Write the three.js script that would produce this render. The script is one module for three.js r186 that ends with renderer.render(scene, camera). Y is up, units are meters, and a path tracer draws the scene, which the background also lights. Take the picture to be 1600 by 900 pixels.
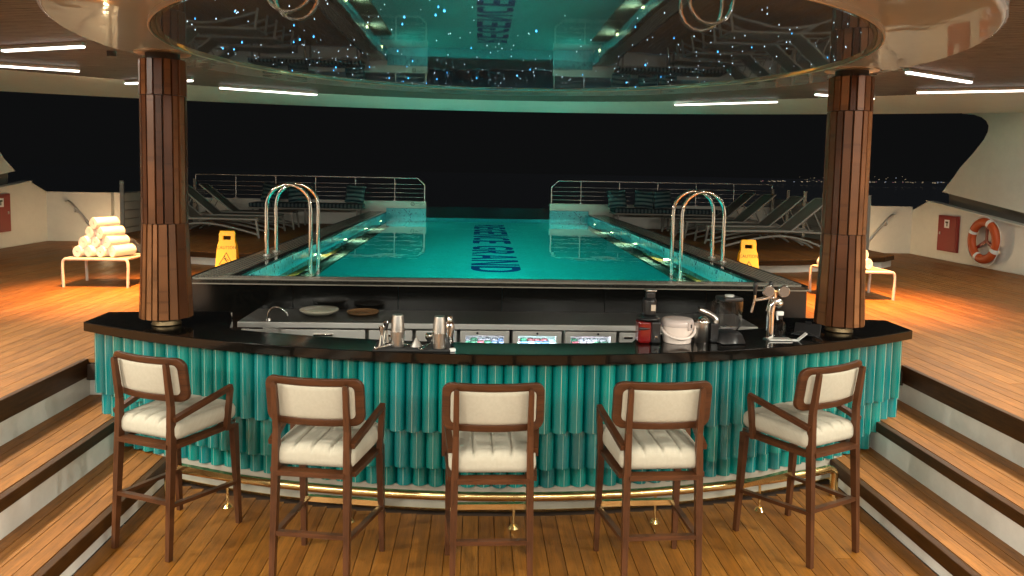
import * as THREE from 'three';
import { RoundedBoxGeometry } from 'three/addons/geometries/RoundedBoxGeometry.js';
import { mergeGeometries, mergeVertices } from 'three/addons/utils/BufferGeometryUtils.js';
import { FontLoader } from 'three/addons/loaders/FontLoader.js';
import { RectAreaLightUniformsLib } from 'three/addons/lights/RectAreaLightUniformsLib.js';

// ---------------------------------------------------------------- camera, sky, moon, exposure
const scene = new THREE.Scene();
const camera = new THREE.PerspectiveCamera(2 * Math.atan(540 / 1200) * 180 / Math.PI, 1600 / 1080, 0.05, 6000);
camera.position.set(-0.22, 2.15, 0);
camera.up.set(-0.0157, 0.9969, -0.0772);
camera.lookAt(-0.22 + 0.0437, 2.15 - 0.0765, -0.9961);
camera.setViewOffset(1600, 1080, 0, 180, 1600, 900);
scene.add(camera);

const renderer = new THREE.WebGLRenderer({ antialias: true });
renderer.toneMapping = THREE.LinearToneMapping;
renderer.toneMappingExposure = 1.75;
renderer.shadowMap.enabled = true;
RectAreaLightUniformsLib.init();

{ // night sky: even, very dark air
  const w = 16, h = 8, d = new Float32Array(w * h * 4);
  for (let i = 0; i < w * h; i++) d.set([0.0025, 0.0026, 0.0027, 1], i * 4);
  const t = new THREE.DataTexture(d, w, h, THREE.RGBAFormat, THREE.FloatType);
  t.mapping = THREE.EquirectangularReflectionMapping; t.magFilter = THREE.LinearFilter; t.needsUpdate = true;
  scene.background = t; scene.environment = t;
}
const moon = new THREE.DirectionalLight(0xdfe8ff, 0.006);
moon.position.set(20, 60, -40); moon.castShadow = true; moon.shadow.radius = 4;
moon.shadow.camera.left = moon.shadow.camera.bottom = -25; moon.shadow.camera.right = moon.shadow.camera.top = 25; moon.shadow.camera.far = 150;
scene.add(moon);

const WARM = new THREE.Color(1.0, 0.955, 0.81);
const STRIP_GAIN = 1.0, DOWN_GAIN = 1.0;

// ---------------------------------------------------------------- helpers
function rng(seed) { let a = seed >>> 0; return () => { a = a + 0x6D2B79F5 | 0; let t = Math.imul(a ^ a >>> 15, 1 | a); t = t + Math.imul(t ^ t >>> 7, 61 | t) ^ t; return ((t ^ t >>> 14) >>> 0) / 4294967296; }; }
const V = (x, y, z) => new THREE.Vector3(x, y, z);
const used = {};
function uname(n) { if (!(n in used)) { used[n] = 0; return n; } used[n]++; return n + '_' + String(used[n]).padStart(3, '0'); }
function thing(name, label, category, pos = [0, 0, 0], turn = 0, group) {
  const o = new THREE.Group(); o.name = uname(name); o.position.set(...pos); o.rotation.y = turn; scene.add(o);
  o.userData = { label, category }; if (group) o.userData.group = group; return o;
}
function struct(name, geo, mat) { const o = geo ? new THREE.Mesh(geo, mat) : new THREE.Group(); o.name = uname(name); o.userData = { kind: 'structure' }; scene.add(o); return o; }
function part(name, geo, mat, parent, pos, rot) {
  const m = new THREE.Mesh(geo, mat); m.name = name; if (pos) m.position.set(...pos); if (rot) m.rotation.set(...rot); parent.add(m); return m;
}
function tagm(name, geo, mat, label, category, pos = [0, 0, 0], turn = 0, group) {
  const m = new THREE.Mesh(geo, mat); m.name = uname(name); m.position.set(...pos); m.rotation.y = turn; scene.add(m);
  m.userData = { label, category }; if (group) m.userData.group = group; return m;
}
function uvm(g, along = 'x', ou = 0, ov = 0, su = 1, sv = 1) { // uv in metres, u along the given axis
  const p = g.attributes.position, n = g.attributes.normal, uv = new Float32Array(p.count * 2);
  for (let i = 0; i < p.count; i++) {
    const x = p.getX(i), y = p.getY(i), z = p.getZ(i), ax = Math.abs(n.getX(i)), ay = Math.abs(n.getY(i)), az = Math.abs(n.getZ(i));
    const c = { x, y, z }, a = c[along];
    let b; if (along === 'x') b = ay >= az ? z : y; else if (along === 'y') b = ax >= az ? z : x; else b = ay >= ax ? x : y;
    uv[2 * i] = a * su + ou; uv[2 * i + 1] = b * sv + ov;
  }
  g.setAttribute('uv', new THREE.BufferAttribute(uv, 2)); return g;
}
function bx(w, h, d, x = 0, y = 0, z = 0, along = 'x', ou = 0, ov = 0) { const g = new THREE.BoxGeometry(w, h, d); g.translate(x, y, z); return uvm(g, along, ou, ov); }
function rb(w, h, d, r = 0.005, s = 2, x = 0, y = 0, z = 0, along = 'x') { const g = new RoundedBoxGeometry(w, h, d, s, Math.min(r, w / 2.01, h / 2.01, d / 2.01)); g.translate(x, y, z); return uvm(g, along); }
function softBox(w, h, d, r, nx, ny, nz) { // rounded box with vertices all over its faces
  let g = new THREE.BoxGeometry(w, h, d, nx, ny, nz); g.deleteAttribute('uv'); g.deleteAttribute('normal'); g = mergeVertices(g, 1e-5); const p = g.attributes.position;
  for (let i = 0; i < p.count; i++) { const q = V(p.getX(i), p.getY(i), p.getZ(i)), c = V(Math.max(-w / 2 + r, Math.min(w / 2 - r, q.x)), Math.max(-h / 2 + r, Math.min(h / 2 - r, q.y)), Math.max(-d / 2 + r, Math.min(d / 2 - r, q.z))), v = q.clone().sub(c); if (v.lengthSq() > 1e-12) q.copy(c).addScaledVector(v.normalize(), r); p.setXYZ(i, q.x, q.y, q.z); }
  g.computeVertexNormals(); return g;
}
function tube(pts, r, seg = 24, rad = 8, closed = false) { return new THREE.TubeGeometry(new THREE.CatmullRomCurve3(pts.map(p => V(...p)), closed, 'centripetal'), seg, r, rad, closed); }
function cap2(a, b, r, rad = 8) { // straight bar between two points
  const A = V(...a), B = V(...b), d = B.clone().sub(A), L = d.length(), g = new THREE.CylinderGeometry(r, r, L, rad, 1);
  g.applyQuaternion(new THREE.Quaternion().setFromUnitVectors(V(0, 1, 0), d.normalize())); g.translate(...A.add(B).multiplyScalar(0.5).toArray()); return g;
}
function bar(a, b, w, h, w2 = w, h2 = h, up = [0, 0, 1]) { // tapered square bar from a to b
  const A = V(...a), B = V(...b), d = B.clone().sub(A).normalize(), s = V(...up).cross(d).normalize(), t = d.clone().cross(s).normalize();
  const P = []; for (const [C, ww, hh] of [[A, w, h], [B, w2, h2]]) for (const [i, j] of [[-1, -1], [1, -1], [1, 1], [-1, 1]]) P.push(C.clone().addScaledVector(s, i * ww / 2).addScaledVector(t, j * hh / 2));
  const f = [[0, 3, 2, 1], [4, 5, 6, 7], [0, 1, 5, 4], [1, 2, 6, 5], [2, 3, 7, 6], [3, 0, 4, 7]], pos = [], uv = [];
  const L = A.distanceTo(B);
  for (const q of f) for (const k of [0, 1, 2, 0, 2, 3]) { pos.push(...P[q[k]].toArray()); uv.push(q[k] > 3 ? L : 0, ([1, 2, 5, 6].includes(q[k]) ? ww_(w) : 0)); }
  function ww_(x) { return x; }
  const g = new THREE.BufferGeometry(); g.setAttribute('position', new THREE.Float32BufferAttribute(pos, 3)); g.setAttribute('uv', new THREE.Float32BufferAttribute(uv, 2)); g.computeVertexNormals(); return g;
}
function lathe(pts, seg = 28) { return new THREE.LatheGeometry(pts.map(p => new THREE.Vector2(...p)), seg); }
function merge(list) { return mergeGeometries(list.map(g => { const n = g.index ? g.toNonIndexed() : g; for (const k of Object.keys(n.attributes)) if (!['position', 'normal', 'uv'].includes(k)) n.deleteAttribute(k); if (!n.attributes.uv) n.setAttribute('uv', new THREE.Float32BufferAttribute(new Float32Array(n.attributes.position.count * 2), 2)); return n; })); }
function prism(pts, y0, y1) { // polygon of [x, z] points extruded upwards from y0 to y1
  const s = new THREE.Shape(pts.map(p => new THREE.Vector2(p[0], -p[1]))), g = new THREE.ExtrudeGeometry(s, { depth: y1 - y0, bevelEnabled: false });
  g.rotateX(-Math.PI / 2); g.translate(0, y0, 0); return uvm(g, 'x');
}

// ---------------------------------------------------------------- procedural textures
function lattice(seed, n) { const r = rng(seed), a = new Float32Array(n * n); for (let i = 0; i < a.length; i++) a[i] = r(); return a; }
function noise2(seed, nx, ny) { // tileable value noise on a lattice of nx by ny cells, arguments 0..1
  const r = rng(seed), a = new Float32Array(nx * ny); for (let i = 0; i < a.length; i++) a[i] = r();
  return (u, v) => { const x = ((u % 1) + 1) % 1 * nx, y = ((v % 1) + 1) % 1 * ny, i = Math.floor(x), j = Math.floor(y); let f = x - i, g = y - j; f = f * f * (3 - 2 * f); g = g * g * (3 - 2 * g);
    const q = (p, s) => a[(s % ny) * nx + p % nx]; return (q(i, j) * (1 - f) + q(i + 1, j) * f) * (1 - g) + (q(i, j + 1) * (1 - f) + q(i + 1, j + 1) * f) * g; };
}
function tex(w, h, fn, srgb = true) {
  const d = new Uint8Array(w * h * 4);
  for (let j = 0; j < h; j++) for (let i = 0; i < w; i++) { const c = fn((i + 0.5) / w, (j + 0.5) / h, i, j), k = (j * w + i) * 4; for (let q = 0; q < 3; q++) d[k + q] = Math.max(0, Math.min(255, (c.length ? c[q] : c) * 255)); d[k + 3] = 255; }
  const t = new THREE.DataTexture(d, w, h); t.wrapS = t.wrapT = THREE.RepeatWrapping; t.magFilter = THREE.LinearFilter; t.minFilter = THREE.LinearFilter; if (srgb) t.colorSpace = THREE.SRGBColorSpace; t.needsUpdate = true; return t;
}
function rep(t, a, b) { const c = t.clone(); c.repeat.set(a, b); c.needsUpdate = true; return c; }
const nA = noise2(1, 8, 8), nB = noise2(2, 32, 32), nC = noise2(3, 96, 96), nD = noise2(4, 4, 40), nE = noise2(5, 10, 120), nF = noise2(6, 24, 240), nG = noise2(7, 3, 3);
const woodTex = tex(1024, 512, (u, v) => { // grain along u
  const warp = nA(u, v) * 0.05, g = nD(u, v + warp) * 0.35 + nE(u, v + warp) * 0.4 + nF(u, v) * 0.25, blot = nA(u * 2, v) * 0.5 + nB(u, v) * 0.5;
  const t = 0.72 + 0.28 * g - 0.18 * blot + (nF(u * 3, v) > 0.8 ? -0.1 : 0); return [t, t * 0.97, t * 0.93]; });
const woodTex1 = rep(woodTex, 0.4, 1.6);
const wornTex = tex(512, 512, (u, v) => { const s = nA(u, v) * 0.5 + nB(u, v) * 0.3 + nC(u, v) * 0.2; return 0.25 + 0.5 * s; }, false);
const plasterTex = tex(512, 512, (u, v) => { const s = nA(u, v) * 0.45 + nB(u, v) * 0.3 + nC(u, v) * 0.25; const t = 0.93 + 0.07 * s; return [t, t * 0.995, t * 0.98]; });
const graniteTex = tex(512, 512, (u, v, i, j) => { const r = Math.sin(i * 127.1 + j * 311.7) * 43758.5453, f = r - Math.floor(r), s = nC(u, v) * 0.6 + nB(u, v) * 0.4; const t = 0.42 + 0.4 * s + (f > 0.985 ? 0.45 : f < 0.06 ? -0.2 : 0); return [t, t, t * 0.97]; });
const weaveTex = tex(256, 256, (u, v, i, j) => { const a = Math.sin(i * Math.PI / 4) * 0.5 + 0.5, b = Math.sin(j * Math.PI / 4) * 0.5 + 0.5; return ((i >> 3) + (j >> 3)) & 1 ? 0.3 + 0.6 * a : 0.3 + 0.6 * b; }, false);
const fabricTex = tex(512, 512, (u, v, i, j) => { const r = Math.sin(i * 12.9 + j * 78.2) * 43758.5, f = r - Math.floor(r); const t = 0.91 + 0.03 * nB(u, v) + 0.05 * f - (((i >> 2) + (j >> 2)) & 1 ? 0.03 : 0); return [t, t * 0.985, t * 0.95]; });
const terryTex = tex(256, 256, (u, v, i, j) => { const r = Math.sin(i * 91.3 + j * 47.7) * 23421.6, f = r - Math.floor(r); return 0.35 + 0.4 * f + 0.25 * nC(u, v); }, false);
const mosaicTex = (() => { const r = rng(77), n = 32, tone = []; for (let i = 0; i < n * n; i++) tone.push([r(), r()]);
  return tex(512, 512, (u, v) => { const x = u * n, y = v * n, a = x - Math.floor(x), b = y - Math.floor(y), t = tone[Math.floor(y) * n + Math.floor(x)]; if (a < 0.08 || b < 0.08) return [0.52, 0.66, 0.66];
    if (t[1] > 0.93) return [0.2, 0.42, 0.5]; const k = 0.86 + 0.14 * t[0]; return [0.52 * k, 0.84 * k, 0.86 * k]; }); })();
const mosaicFloor = (() => { const r = rng(78), n = 32, tone = []; for (let i = 0; i < n * n; i++) tone.push(r()); return tex(512, 512, (u, v) => { const x = u * n, y = v * n, a = x - Math.floor(x), b = y - Math.floor(y); if (a < 0.08 || b < 0.08) return [0.50, 0.68, 0.68]; const k = 0.9 + 0.1 * tone[Math.floor(y) * n + Math.floor(x)]; return [0.52 * k, 0.84 * k, 0.86 * k]; }); })();
const waveTex = tex(512, 512, (u, v) => nA(u, v) * 0.5 + noiseW(u, v) * 0.35 + nB(u, v) * 0.15, false);
function noiseW(u, v) { return nG(u * 2 + 0.3 * nA(u, v), v * 2); }
const steelTex = tex(256, 256, (u, v) => 0.3 + 0.25 * nF(v, u) + 0.1 * nB(u, v), false);

// ---------------------------------------------------------------- materials
const std = (o) => new THREE.MeshPhysicalMaterial(o);
const lin = (r, g, b) => new THREE.Color().setRGB(r, g, b);
const wood = (r, g, b, rough = 0.45, cc = 0.0) => std({ color: lin(r, g, b), map: woodTex1, roughness: rough, specularIntensity: 0.55, bumpMap: woodTex1, bumpScale: 0.0012, clearcoat: cc, clearcoatRoughness: 0.35 });
const MT = {
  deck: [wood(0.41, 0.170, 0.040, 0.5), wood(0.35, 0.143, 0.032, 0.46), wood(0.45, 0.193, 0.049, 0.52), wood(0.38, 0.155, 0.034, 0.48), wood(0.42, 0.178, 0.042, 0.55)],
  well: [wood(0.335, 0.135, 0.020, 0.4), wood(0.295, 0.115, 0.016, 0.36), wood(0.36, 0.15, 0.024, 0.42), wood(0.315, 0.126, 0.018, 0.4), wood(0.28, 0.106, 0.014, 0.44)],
  nosing: wood(0.095, 0.038, 0.008, 0.45),
  caulk: std({ color: lin(0.04, 0.022, 0.012), roughness: 0.85 }),
  stool: wood(0.112, 0.042, 0.017, 0.36, 0.12),
  slats: [wood(0.22, 0.09, 0.034, 0.32), wood(0.155, 0.058, 0.022, 0.3), wood(0.32, 0.145, 0.06, 0.34), wood(0.12, 0.043, 0.016, 0.3), wood(0.26, 0.11, 0.042, 0.36)],
  core: std({ color: lin(0.02, 0.012, 0.008), roughness: 0.7 }),
  ceil: wood(0.23, 0.21, 0.205, 0.55), ceilBack: std({ color: lin(0.035, 0.026, 0.022), roughness: 0.8 }),
  white: std({ color: lin(0.74, 0.72, 0.68), map: rep(plasterTex, 0.8, 0.8), roughness: 0.42, bumpMap: rep(plasterTex, 1.5, 1.5), bumpScale: 0.001 }),
  hull: std({ color: lin(0.70, 0.70, 0.655), map: rep(plasterTex, 0.23, 0.31), roughness: 0.38, bumpMap: rep(wornTex, 0.4, 0.4), bumpScale: 0.0012 }),
  recess: std({ color: lin(0.10, 0.095, 0.085), roughness: 0.6 }),
  cream: std({ color: lin(0.48, 0.455, 0.39), map: rep(fabricTex, 3, 3), roughness: 0.9, bumpMap: rep(weaveTex, 9, 9), bumpScale: 0.0012, sheen: 0.3, sheenRoughness: 0.6 }),
  brass: std({ color: lin(0.78, 0.56, 0.24), metalness: 1, roughness: 0.24 }),
  steel: std({ color: lin(0.62, 0.60, 0.57), metalness: 1, roughness: 0.3, roughnessMap: null }),
  chrome: std({ color: lin(0.82, 0.81, 0.79), metalness: 1, roughness: 0.1 }),
  brushed: std({ color: lin(0.60, 0.585, 0.55), metalness: 0.85, roughness: 0.42 }),
  granite: std({ color: lin(0.013, 0.0115, 0.010), map: rep(graniteTex, 2.5, 2.5), roughness: 0.09, ior: 1.43 }),
  graniteWall: std({ color: lin(0.009, 0.009, 0.0085), map: rep(graniteTex, 1.2, 1.2), roughness: 0.16, ior: 1.5 }),
  coping: std({ color: lin(0.06, 0.058, 0.052), map: rep(graniteTex, 2, 2), roughness: 0.12, ior: 1.5 }),
  grate: std({ color: lin(0.30, 0.28, 0.24), map: rep(plasterTex, 2, 2), roughness: 0.18, ior: 1.5 }),
  mosaic: std({ color: lin(0.46, 0.68, 0.76), map: rep(mosaicTex, 1.25, 1.25), roughness: 0.25 }),
  mosaicFloor: std({ color: lin(0.62, 0.95, 0.95), map: rep(mosaicFloor, 1.25, 1.25), roughness: 0.3 }),
  letter: std({ color: lin(0.012, 0.035, 0.22), map: rep(plasterTex, 3, 3), roughness: 0.3 }),
  teal: [[0.0, 0.16, 0.15], [0.0, 0.12, 0.122], [0.0, 0.195, 0.17], [0.0, 0.14, 0.122], [0.0, 0.165, 0.17]].map(c => std({ color: lin(...c), roughness: 0.26, clearcoat: 0.8, clearcoatRoughness: 0.1, bumpMap: rep(wornTex, 2, 2), bumpScale: 0.0015 })),
  paleEdge: std({ color: lin(0.30, 0.44, 0.34), roughness: 0.35 }),  // thin paler line along every tile crest
  tealBack: std({ color: lin(0.002, 0.05, 0.045), roughness: 0.6 }),
  mirror: std({ color: lin(0.055, 0.08, 0.125), roughness: 0.025, ior: 1.75, bumpMap: rep(waveTex, 0.25, 0.25), bumpScale: 0.0006 }),
  gloss: std({ color: lin(0.36, 0.37, 0.38), roughness: 0.03, ior: 2.8, bumpMap: rep(waveTex, 0.4, 0.4), bumpScale: 0.0025 }),
  trim: std({ color: lin(0.40, 0.32, 0.24), metalness: 0.6, roughness: 0.35 }),
  glass: std({ color: lin(0.9, 0.97, 0.95), transmission: 1, thickness: 0, roughness: 0.02, ior: 1.5 }),
  plastic: std({ color: lin(0.9, 0.9, 0.92), transmission: 1, thickness: 0, roughness: 0.04, ior: 1.45 }),
  black: std({ color: lin(0.012, 0.012, 0.013), roughness: 0.35 }),
  rubber: std({ color: lin(0.02, 0.02, 0.02), roughness: 0.75 }),
  red: std({ color: lin(0.15, 0.004, 0.004), roughness: 0.22, clearcoat: 0.6 }),
  redBox: std({ color: lin(0.25, 0.02, 0.013), map: rep(plasterTex, 1, 1), roughness: 0.45 }),
  ring: std({ color: lin(0.55, 0.09, 0.018), map: rep(plasterTex, 1.5, 1.5), roughness: 0.55 }),
  band: std({ color: lin(0.8, 0.8, 0.78), roughness: 0.4 }),
  ivory: std({ color: lin(0.72, 0.62, 0.56), roughness: 0.35, clearcoat: 0.2 }),
  ivory2: std({ color: lin(0.50, 0.42, 0.39), roughness: 0.35 }),
  yellow: std({ color: lin(0.90, 0.60, 0.015), roughness: 0.42 }),
  ink: std({ color: lin(0.05, 0.035, 0.01), roughness: 0.6 }),
  towel: std({ color: lin(0.84, 0.83, 0.80), roughness: 1, bumpMap: rep(terryTex, 6, 6), bumpScale: 0.004, sheen: 0.4 }),
  tableFrame: std({ color: lin(0.62, 0.55, 0.48), roughness: 0.45 }),
  lounger: std({ color: lin(0.27, 0.26, 0.23), roughness: 0.5 }),
  sling: std({ color: lin(0.17, 0.16, 0.14), map: rep(fabricTex, 2, 2), roughness: 0.8, bumpMap: rep(weaveTex, 12, 12), bumpScale: 0.001 }),
  stripe: null,
  lacquer: std({ color: lin(0.15, 0.18, 0.17), roughness: 0.06, ior: 1.6 }),
  sea: std({ color: lin(0.85, 0.87, 0.9), metalness: 1, roughness: 0.3 }),
  ledGlow: std({ color: lin(0.9, 0.9, 0.9), emissive: lin(1.0, 0.93, 0.84), emissiveIntensity: 2.6, roughness: 0.5 }),
  poolGlow: std({ color: lin(0.9, 0.9, 0.9), emissive: lin(1.0, 0.9, 0.36), emissiveIntensity: 26, roughness: 0.5 }),
  spotGlow: std({ color: lin(0.9, 0.9, 0.9), emissive: lin(1.0, 0.62, 0.3), emissiveIntensity: 6, roughness: 0.5 }),
  starWhite: std({ color: lin(0.2, 0.2, 0.2), emissive: lin(0.62, 0.85, 1.0), emissiveIntensity: 2.0 }),
  starBlue: std({ color: lin(0.2, 0.2, 0.2), emissive: lin(0.05, 0.42, 1.0), emissiveIntensity: 3.0 }),
};
MT.stripe = std({ color: lin(1, 1, 1), map: tex(64, 64, (u, v) => (Math.floor(v * 14) & 1) ? [0.38, 0.44, 0.45] : [0.06, 0.18, 0.22]), roughness: 0.85 });
MT.stripeX = std({ color: lin(1, 1, 1), map: tex(64, 64, (u, v) => (Math.floor(u * 8) & 1) ? [0.34, 0.38, 0.39] : [0.06, 0.16, 0.19]), roughness: 0.85 });

const R0 = rng(1234);
const font = await new FontLoader().loadAsync('fonts/droid/droid_sans_bold.typeface.json');
const fontR = await new FontLoader().loadAsync('fonts/droid/droid_sans_regular.typeface.json');

// ---------------------------------------------------------------- floors, steps, decks
const DECK = 0.66, BARC = -10.08, BARR = 5.53, TOP = 1.05;
const barZ = (x, off = 0) => BARC + Math.sqrt((BARR - off) ** 2 - x * x);
function planks(parent, x0, x1, width, zs, topY, mats, thick = 0.03, seed = 5, joint = 3.4, gap = 0.004) {
  const r = rng(seed), n = Math.max(1, Math.round((x1 - x0) / width)), w = (x1 - x0) / n;
  for (let i = 0; i < n; i++) {
    const xc = x0 + (i + 0.5) * w, [za, zb] = typeof zs === 'function' ? zs(xc) : zs; // za nearer (larger z)
    let z = za; const cuts = []; let first = za - joint * (0.25 + r());
    for (; first > zb + 0.7; first -= joint * (0.75 + 0.5 * r())) cuts.push(first);
    cuts.push(zb);
    for (const c of cuts) { const L = z - c; part('plank', bx(w - gap, thick, L - 0.004, 0, -thick / 2, 0, 'z', r() * 7, r() * 7), mats[Math.floor(r() * mats.length)], parent, [xc, topY + (r() - 0.5) * 0.001, (z + c) / 2]); z = c; }
  }
}
{ // sunken bar floor
  const f = struct('floor', bx(4.62, 0.1, 9.3, 0, -0.068, -2.4), MT.caulk);
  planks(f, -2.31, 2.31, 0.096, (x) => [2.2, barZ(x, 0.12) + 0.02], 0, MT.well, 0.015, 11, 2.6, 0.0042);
}
{ // pit behind the bar
  const f = struct('floor', bx(5.0, 0.1, 2.3, 0, -0.07, -5.95), MT.rubber); f.name = uname('service_floor');
}
function steps(side, label) {
  const t = thing('steps', label, 'steps');
  const s = side, zA = 2.2;
  const tier = [[2.31, 2.72, 0, 0.15, 0.085], [2.72, 3.19, 0.15, 0.37, 0.072], [3.19, 3.36, 0.37, 0.66, 0.14]];
  tier.forEach(([xa, xb, y0, y1, nh], k) => {
    const zB = -6.05; const L = zA - zB, zc = (zA + zB) / 2;
    part('riser', bx(0.03, y1 - nh - y0 - (k ? 0 : 0.004), L, 0, 0, 0, 'z'), MT.white, t, [s * (xa + 0.02), (y0 + y1 - nh) / 2, zc]);
    part('nosing', rb(0.05, nh, L, 0.006, 1, 0, 0, 0, 'z'), MT.nosing, t, [s * (xa + 0.024), y1 - nh / 2 - 0.0005, zc]);
    if (k < 2) {
      const tread = part('tread', bx(xb - xa + 0.02, 0.03, L - 0.02, 0, 0, 0, 'z'), MT.caulk, t, [s * (xa + xb) / 2 + s * 0.02, y1 - 0.024, zc]);
      const n = 4, w = (xb - xa - 0.03) / n, r = rng(40 + k + (s > 0 ? 9 : 0));
      for (let i = 0; i < n; i++) {
        const xw = s * (xa + 0.05 + (i + 0.5) * w) - tread.position.x, cut = -2 + 3 * r();
        for (const [a, b] of [[zA, cut], [cut, zB]]) part('plank', bx(w - 0.005, 0.012, a - b - 0.004, 0, 0, 0, 'z', r() * 5, r() * 5), MT.deck[Math.floor(r() * 5)], tread, [xw, 0.0181, (a + b) / 2 - zc]);
      }
    }
  });
  part('end_riser', bx(0.5, 0.30, 0.03, s * 3.06, 0.505, -5.965), MT.white, t);
  return t;
}
steps(-1, 'wooden steps with white risers left of the bar stools');
steps(1, 'wooden steps with white risers right of the bar stools');

function deckSide(s) {
  const d = struct('deck', merge([bx(5.2, 0.12, 18.2, s * 5.82, DECK - 0.1, -6.9), bx(1.2, 0.12, 9.9, s * 2.62, DECK - 0.1, -10.85)]), MT.caulk);
  const lo = 3.225, hi = 8.43;
  const f = (x) => [2.2, -15.0];
  if (s > 0) planks(d, lo, hi, 0.118, f, DECK, MT.deck, 0.03, 21, 5.2); else planks(d, -hi, -lo, 0.118, f, DECK, MT.deck, 0.03, 22, 5.2);
  const g = () => [-5.92, -11.2];
  if (s > 0) planks(d, 2.2, lo - 0.002, 0.118, g, DECK, MT.deck, 0.03, 23, 5.2); else planks(d, -lo + 0.002, -2.2, 0.118, g, DECK, MT.deck, 0.03, 24, 5.2);
  return d;
}
deckSide(-1); deckSide(1);

// side platforms with the sun loungers
function platform(s) {
  const poly = s > 0 ? [[2.83, -11.3], [4.8, -11.7], [6.5, -12.35], [6.85, -12.7], [6.85, -17.95], [2.83, -17.95]] : [[-2.83, -11.3], [-4.2, -11.6], [-5.3, -12.0], [-6.2, -13.6], [-6.85, -14.4], [-6.85, -17.95], [-2.83, -17.95]];
  const cx = s * 4.8, cz = -14.9, shrink = (k) => poly.map(([x, z]) => [cx + (x - cx) * k, cz + (z - cz) * k]);
  const p = struct('platform', prism(shrink(0.985), DECK, 0.775), MT.white);
  part('edge_board', prism(poly, 0.776, 0.846), MT.nosing, p);
  const inside = (x, z) => { let c = false; for (let i = 0, j = poly.length - 1; i < poly.length; j = i++) { const [xi, zi] = poly[i], [xj, zj] = poly[j]; if ((zi > z) !== (zj > z) && x < (xj - xi) * (z - zi) / (zj - zi) + xi) c = !c; } return c; };
  const front = (x) => { for (let z = -11; z > -17.9; z -= 0.03) if (inside(x, z)) return [z - 0.03, -17.9]; return [-17, -17.9]; };
  const a = s > 0 ? 2.86 : -6.82, b = s > 0 ? 6.82 : -2.86;
  planks(p, a, b, 0.118, front, 0.862, MT.deck, 0.014, 31 + s, 4.5);
}
platform(1); platform(-1);

struct('sea', (() => { const g = new THREE.PlaneGeometry(9000, 9000); g.rotateX(-Math.PI / 2); g.translate(0, -14, -2500); return uvm(g, 'x'); })(), MT.sea);

// ---------------------------------------------------------------- canopy, ceiling, side shells
const CE = 3.42;
const edgeOut = (x) => -14.35 + 0.031 * x * x, edgeWood = (x) => -13.85 + 0.064 * x * x;
{
  const c = struct('canopy_ceiling');
  const pts = []; for (let i = 0; i <= 32; i++) { const x = -8.5 + 17 * i / 32; pts.push([x, edgeOut(x) - 0.12]); } pts.push([8.5, 4.2], [-8.5, 4.2]);
  part('roof_slab', prism(pts, CE + 0.03, CE + 0.35), MT.ceilBack, c);
  // wooden ceiling slats, too fine to pick apart
  const list = [], r = rng(8);
  for (let z = 4.1; z > -13.8; z -= 0.075) {
    let xm = 8.4; if (edgeWood(8.4) > z) xm = Math.sqrt(Math.max(0, (z + 13.85) / 0.064)); if (xm < 0.15) continue;
    const dz = (r() - 0.5) * 0.004; list.push(bx(2 * xm, 0.028, 0.058, 0, CE, z + dz, 'x', r() * 6, r() * 6));
  }
  const sl = part('ceiling_slats', merge(list), MT.ceil, c); sl.userData.kind = 'stuff';
  // white soffit lofted between the edge of the wood and the outer lip
  const P = [], N = 64, idx = [], uv = [];
  const prof = (x) => { const a = edgeWood(x) + 0.02, b = edgeOut(x); return [[a, CE - 0.012], [a - 0.03 - 0.02, CE - 0.03], [(a + b) / 2, CE - 0.11], [b + 0.10, 3.262], [b + 0.03, 3.25], [b, 3.262], [b, CE + 0.1]]; };
  for (let i = 0; i <= N; i++) { const x = -8.48 + 16.96 * i / N; for (const [z, y] of prof(x)) { P.push(x, y, z); uv.push(x, z); } }
  for (let i = 0; i < N; i++) for (let k = 0; k < 6; k++) { const a = i * 7 + k, b = a + 7; idx.push(a, b, a + 1, b, b + 1, a + 1); }
  const g = new THREE.BufferGeometry(); g.setAttribute('position', new THREE.Float32BufferAttribute(P, 3)); g.setAttribute('uv', new THREE.Float32BufferAttribute(uv, 2)); g.setIndex(idx); g.computeVertexNormals();
  part('soffit', g, MT.hull, c);
}
{ // round dropped ceiling: white glossy disc
  const o = thing('gloss_ceiling_disc', 'large round glossy white dropped ceiling panel around the two wooden columns', 'ceiling panel', [0.03, 2.905, -5.07]);
  const g = lathe([[0.001, 0], [2.65, 0], [2.68, 0.02], [2.68, 0.50]], 96);
  const p = g.attributes.position, uv = g.attributes.uv; for (let i = 0; i < p.count; i++) uv.setXY(i, p.getX(i), p.getZ(i));
  part('panel', g, MT.gloss, o);
}
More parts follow.
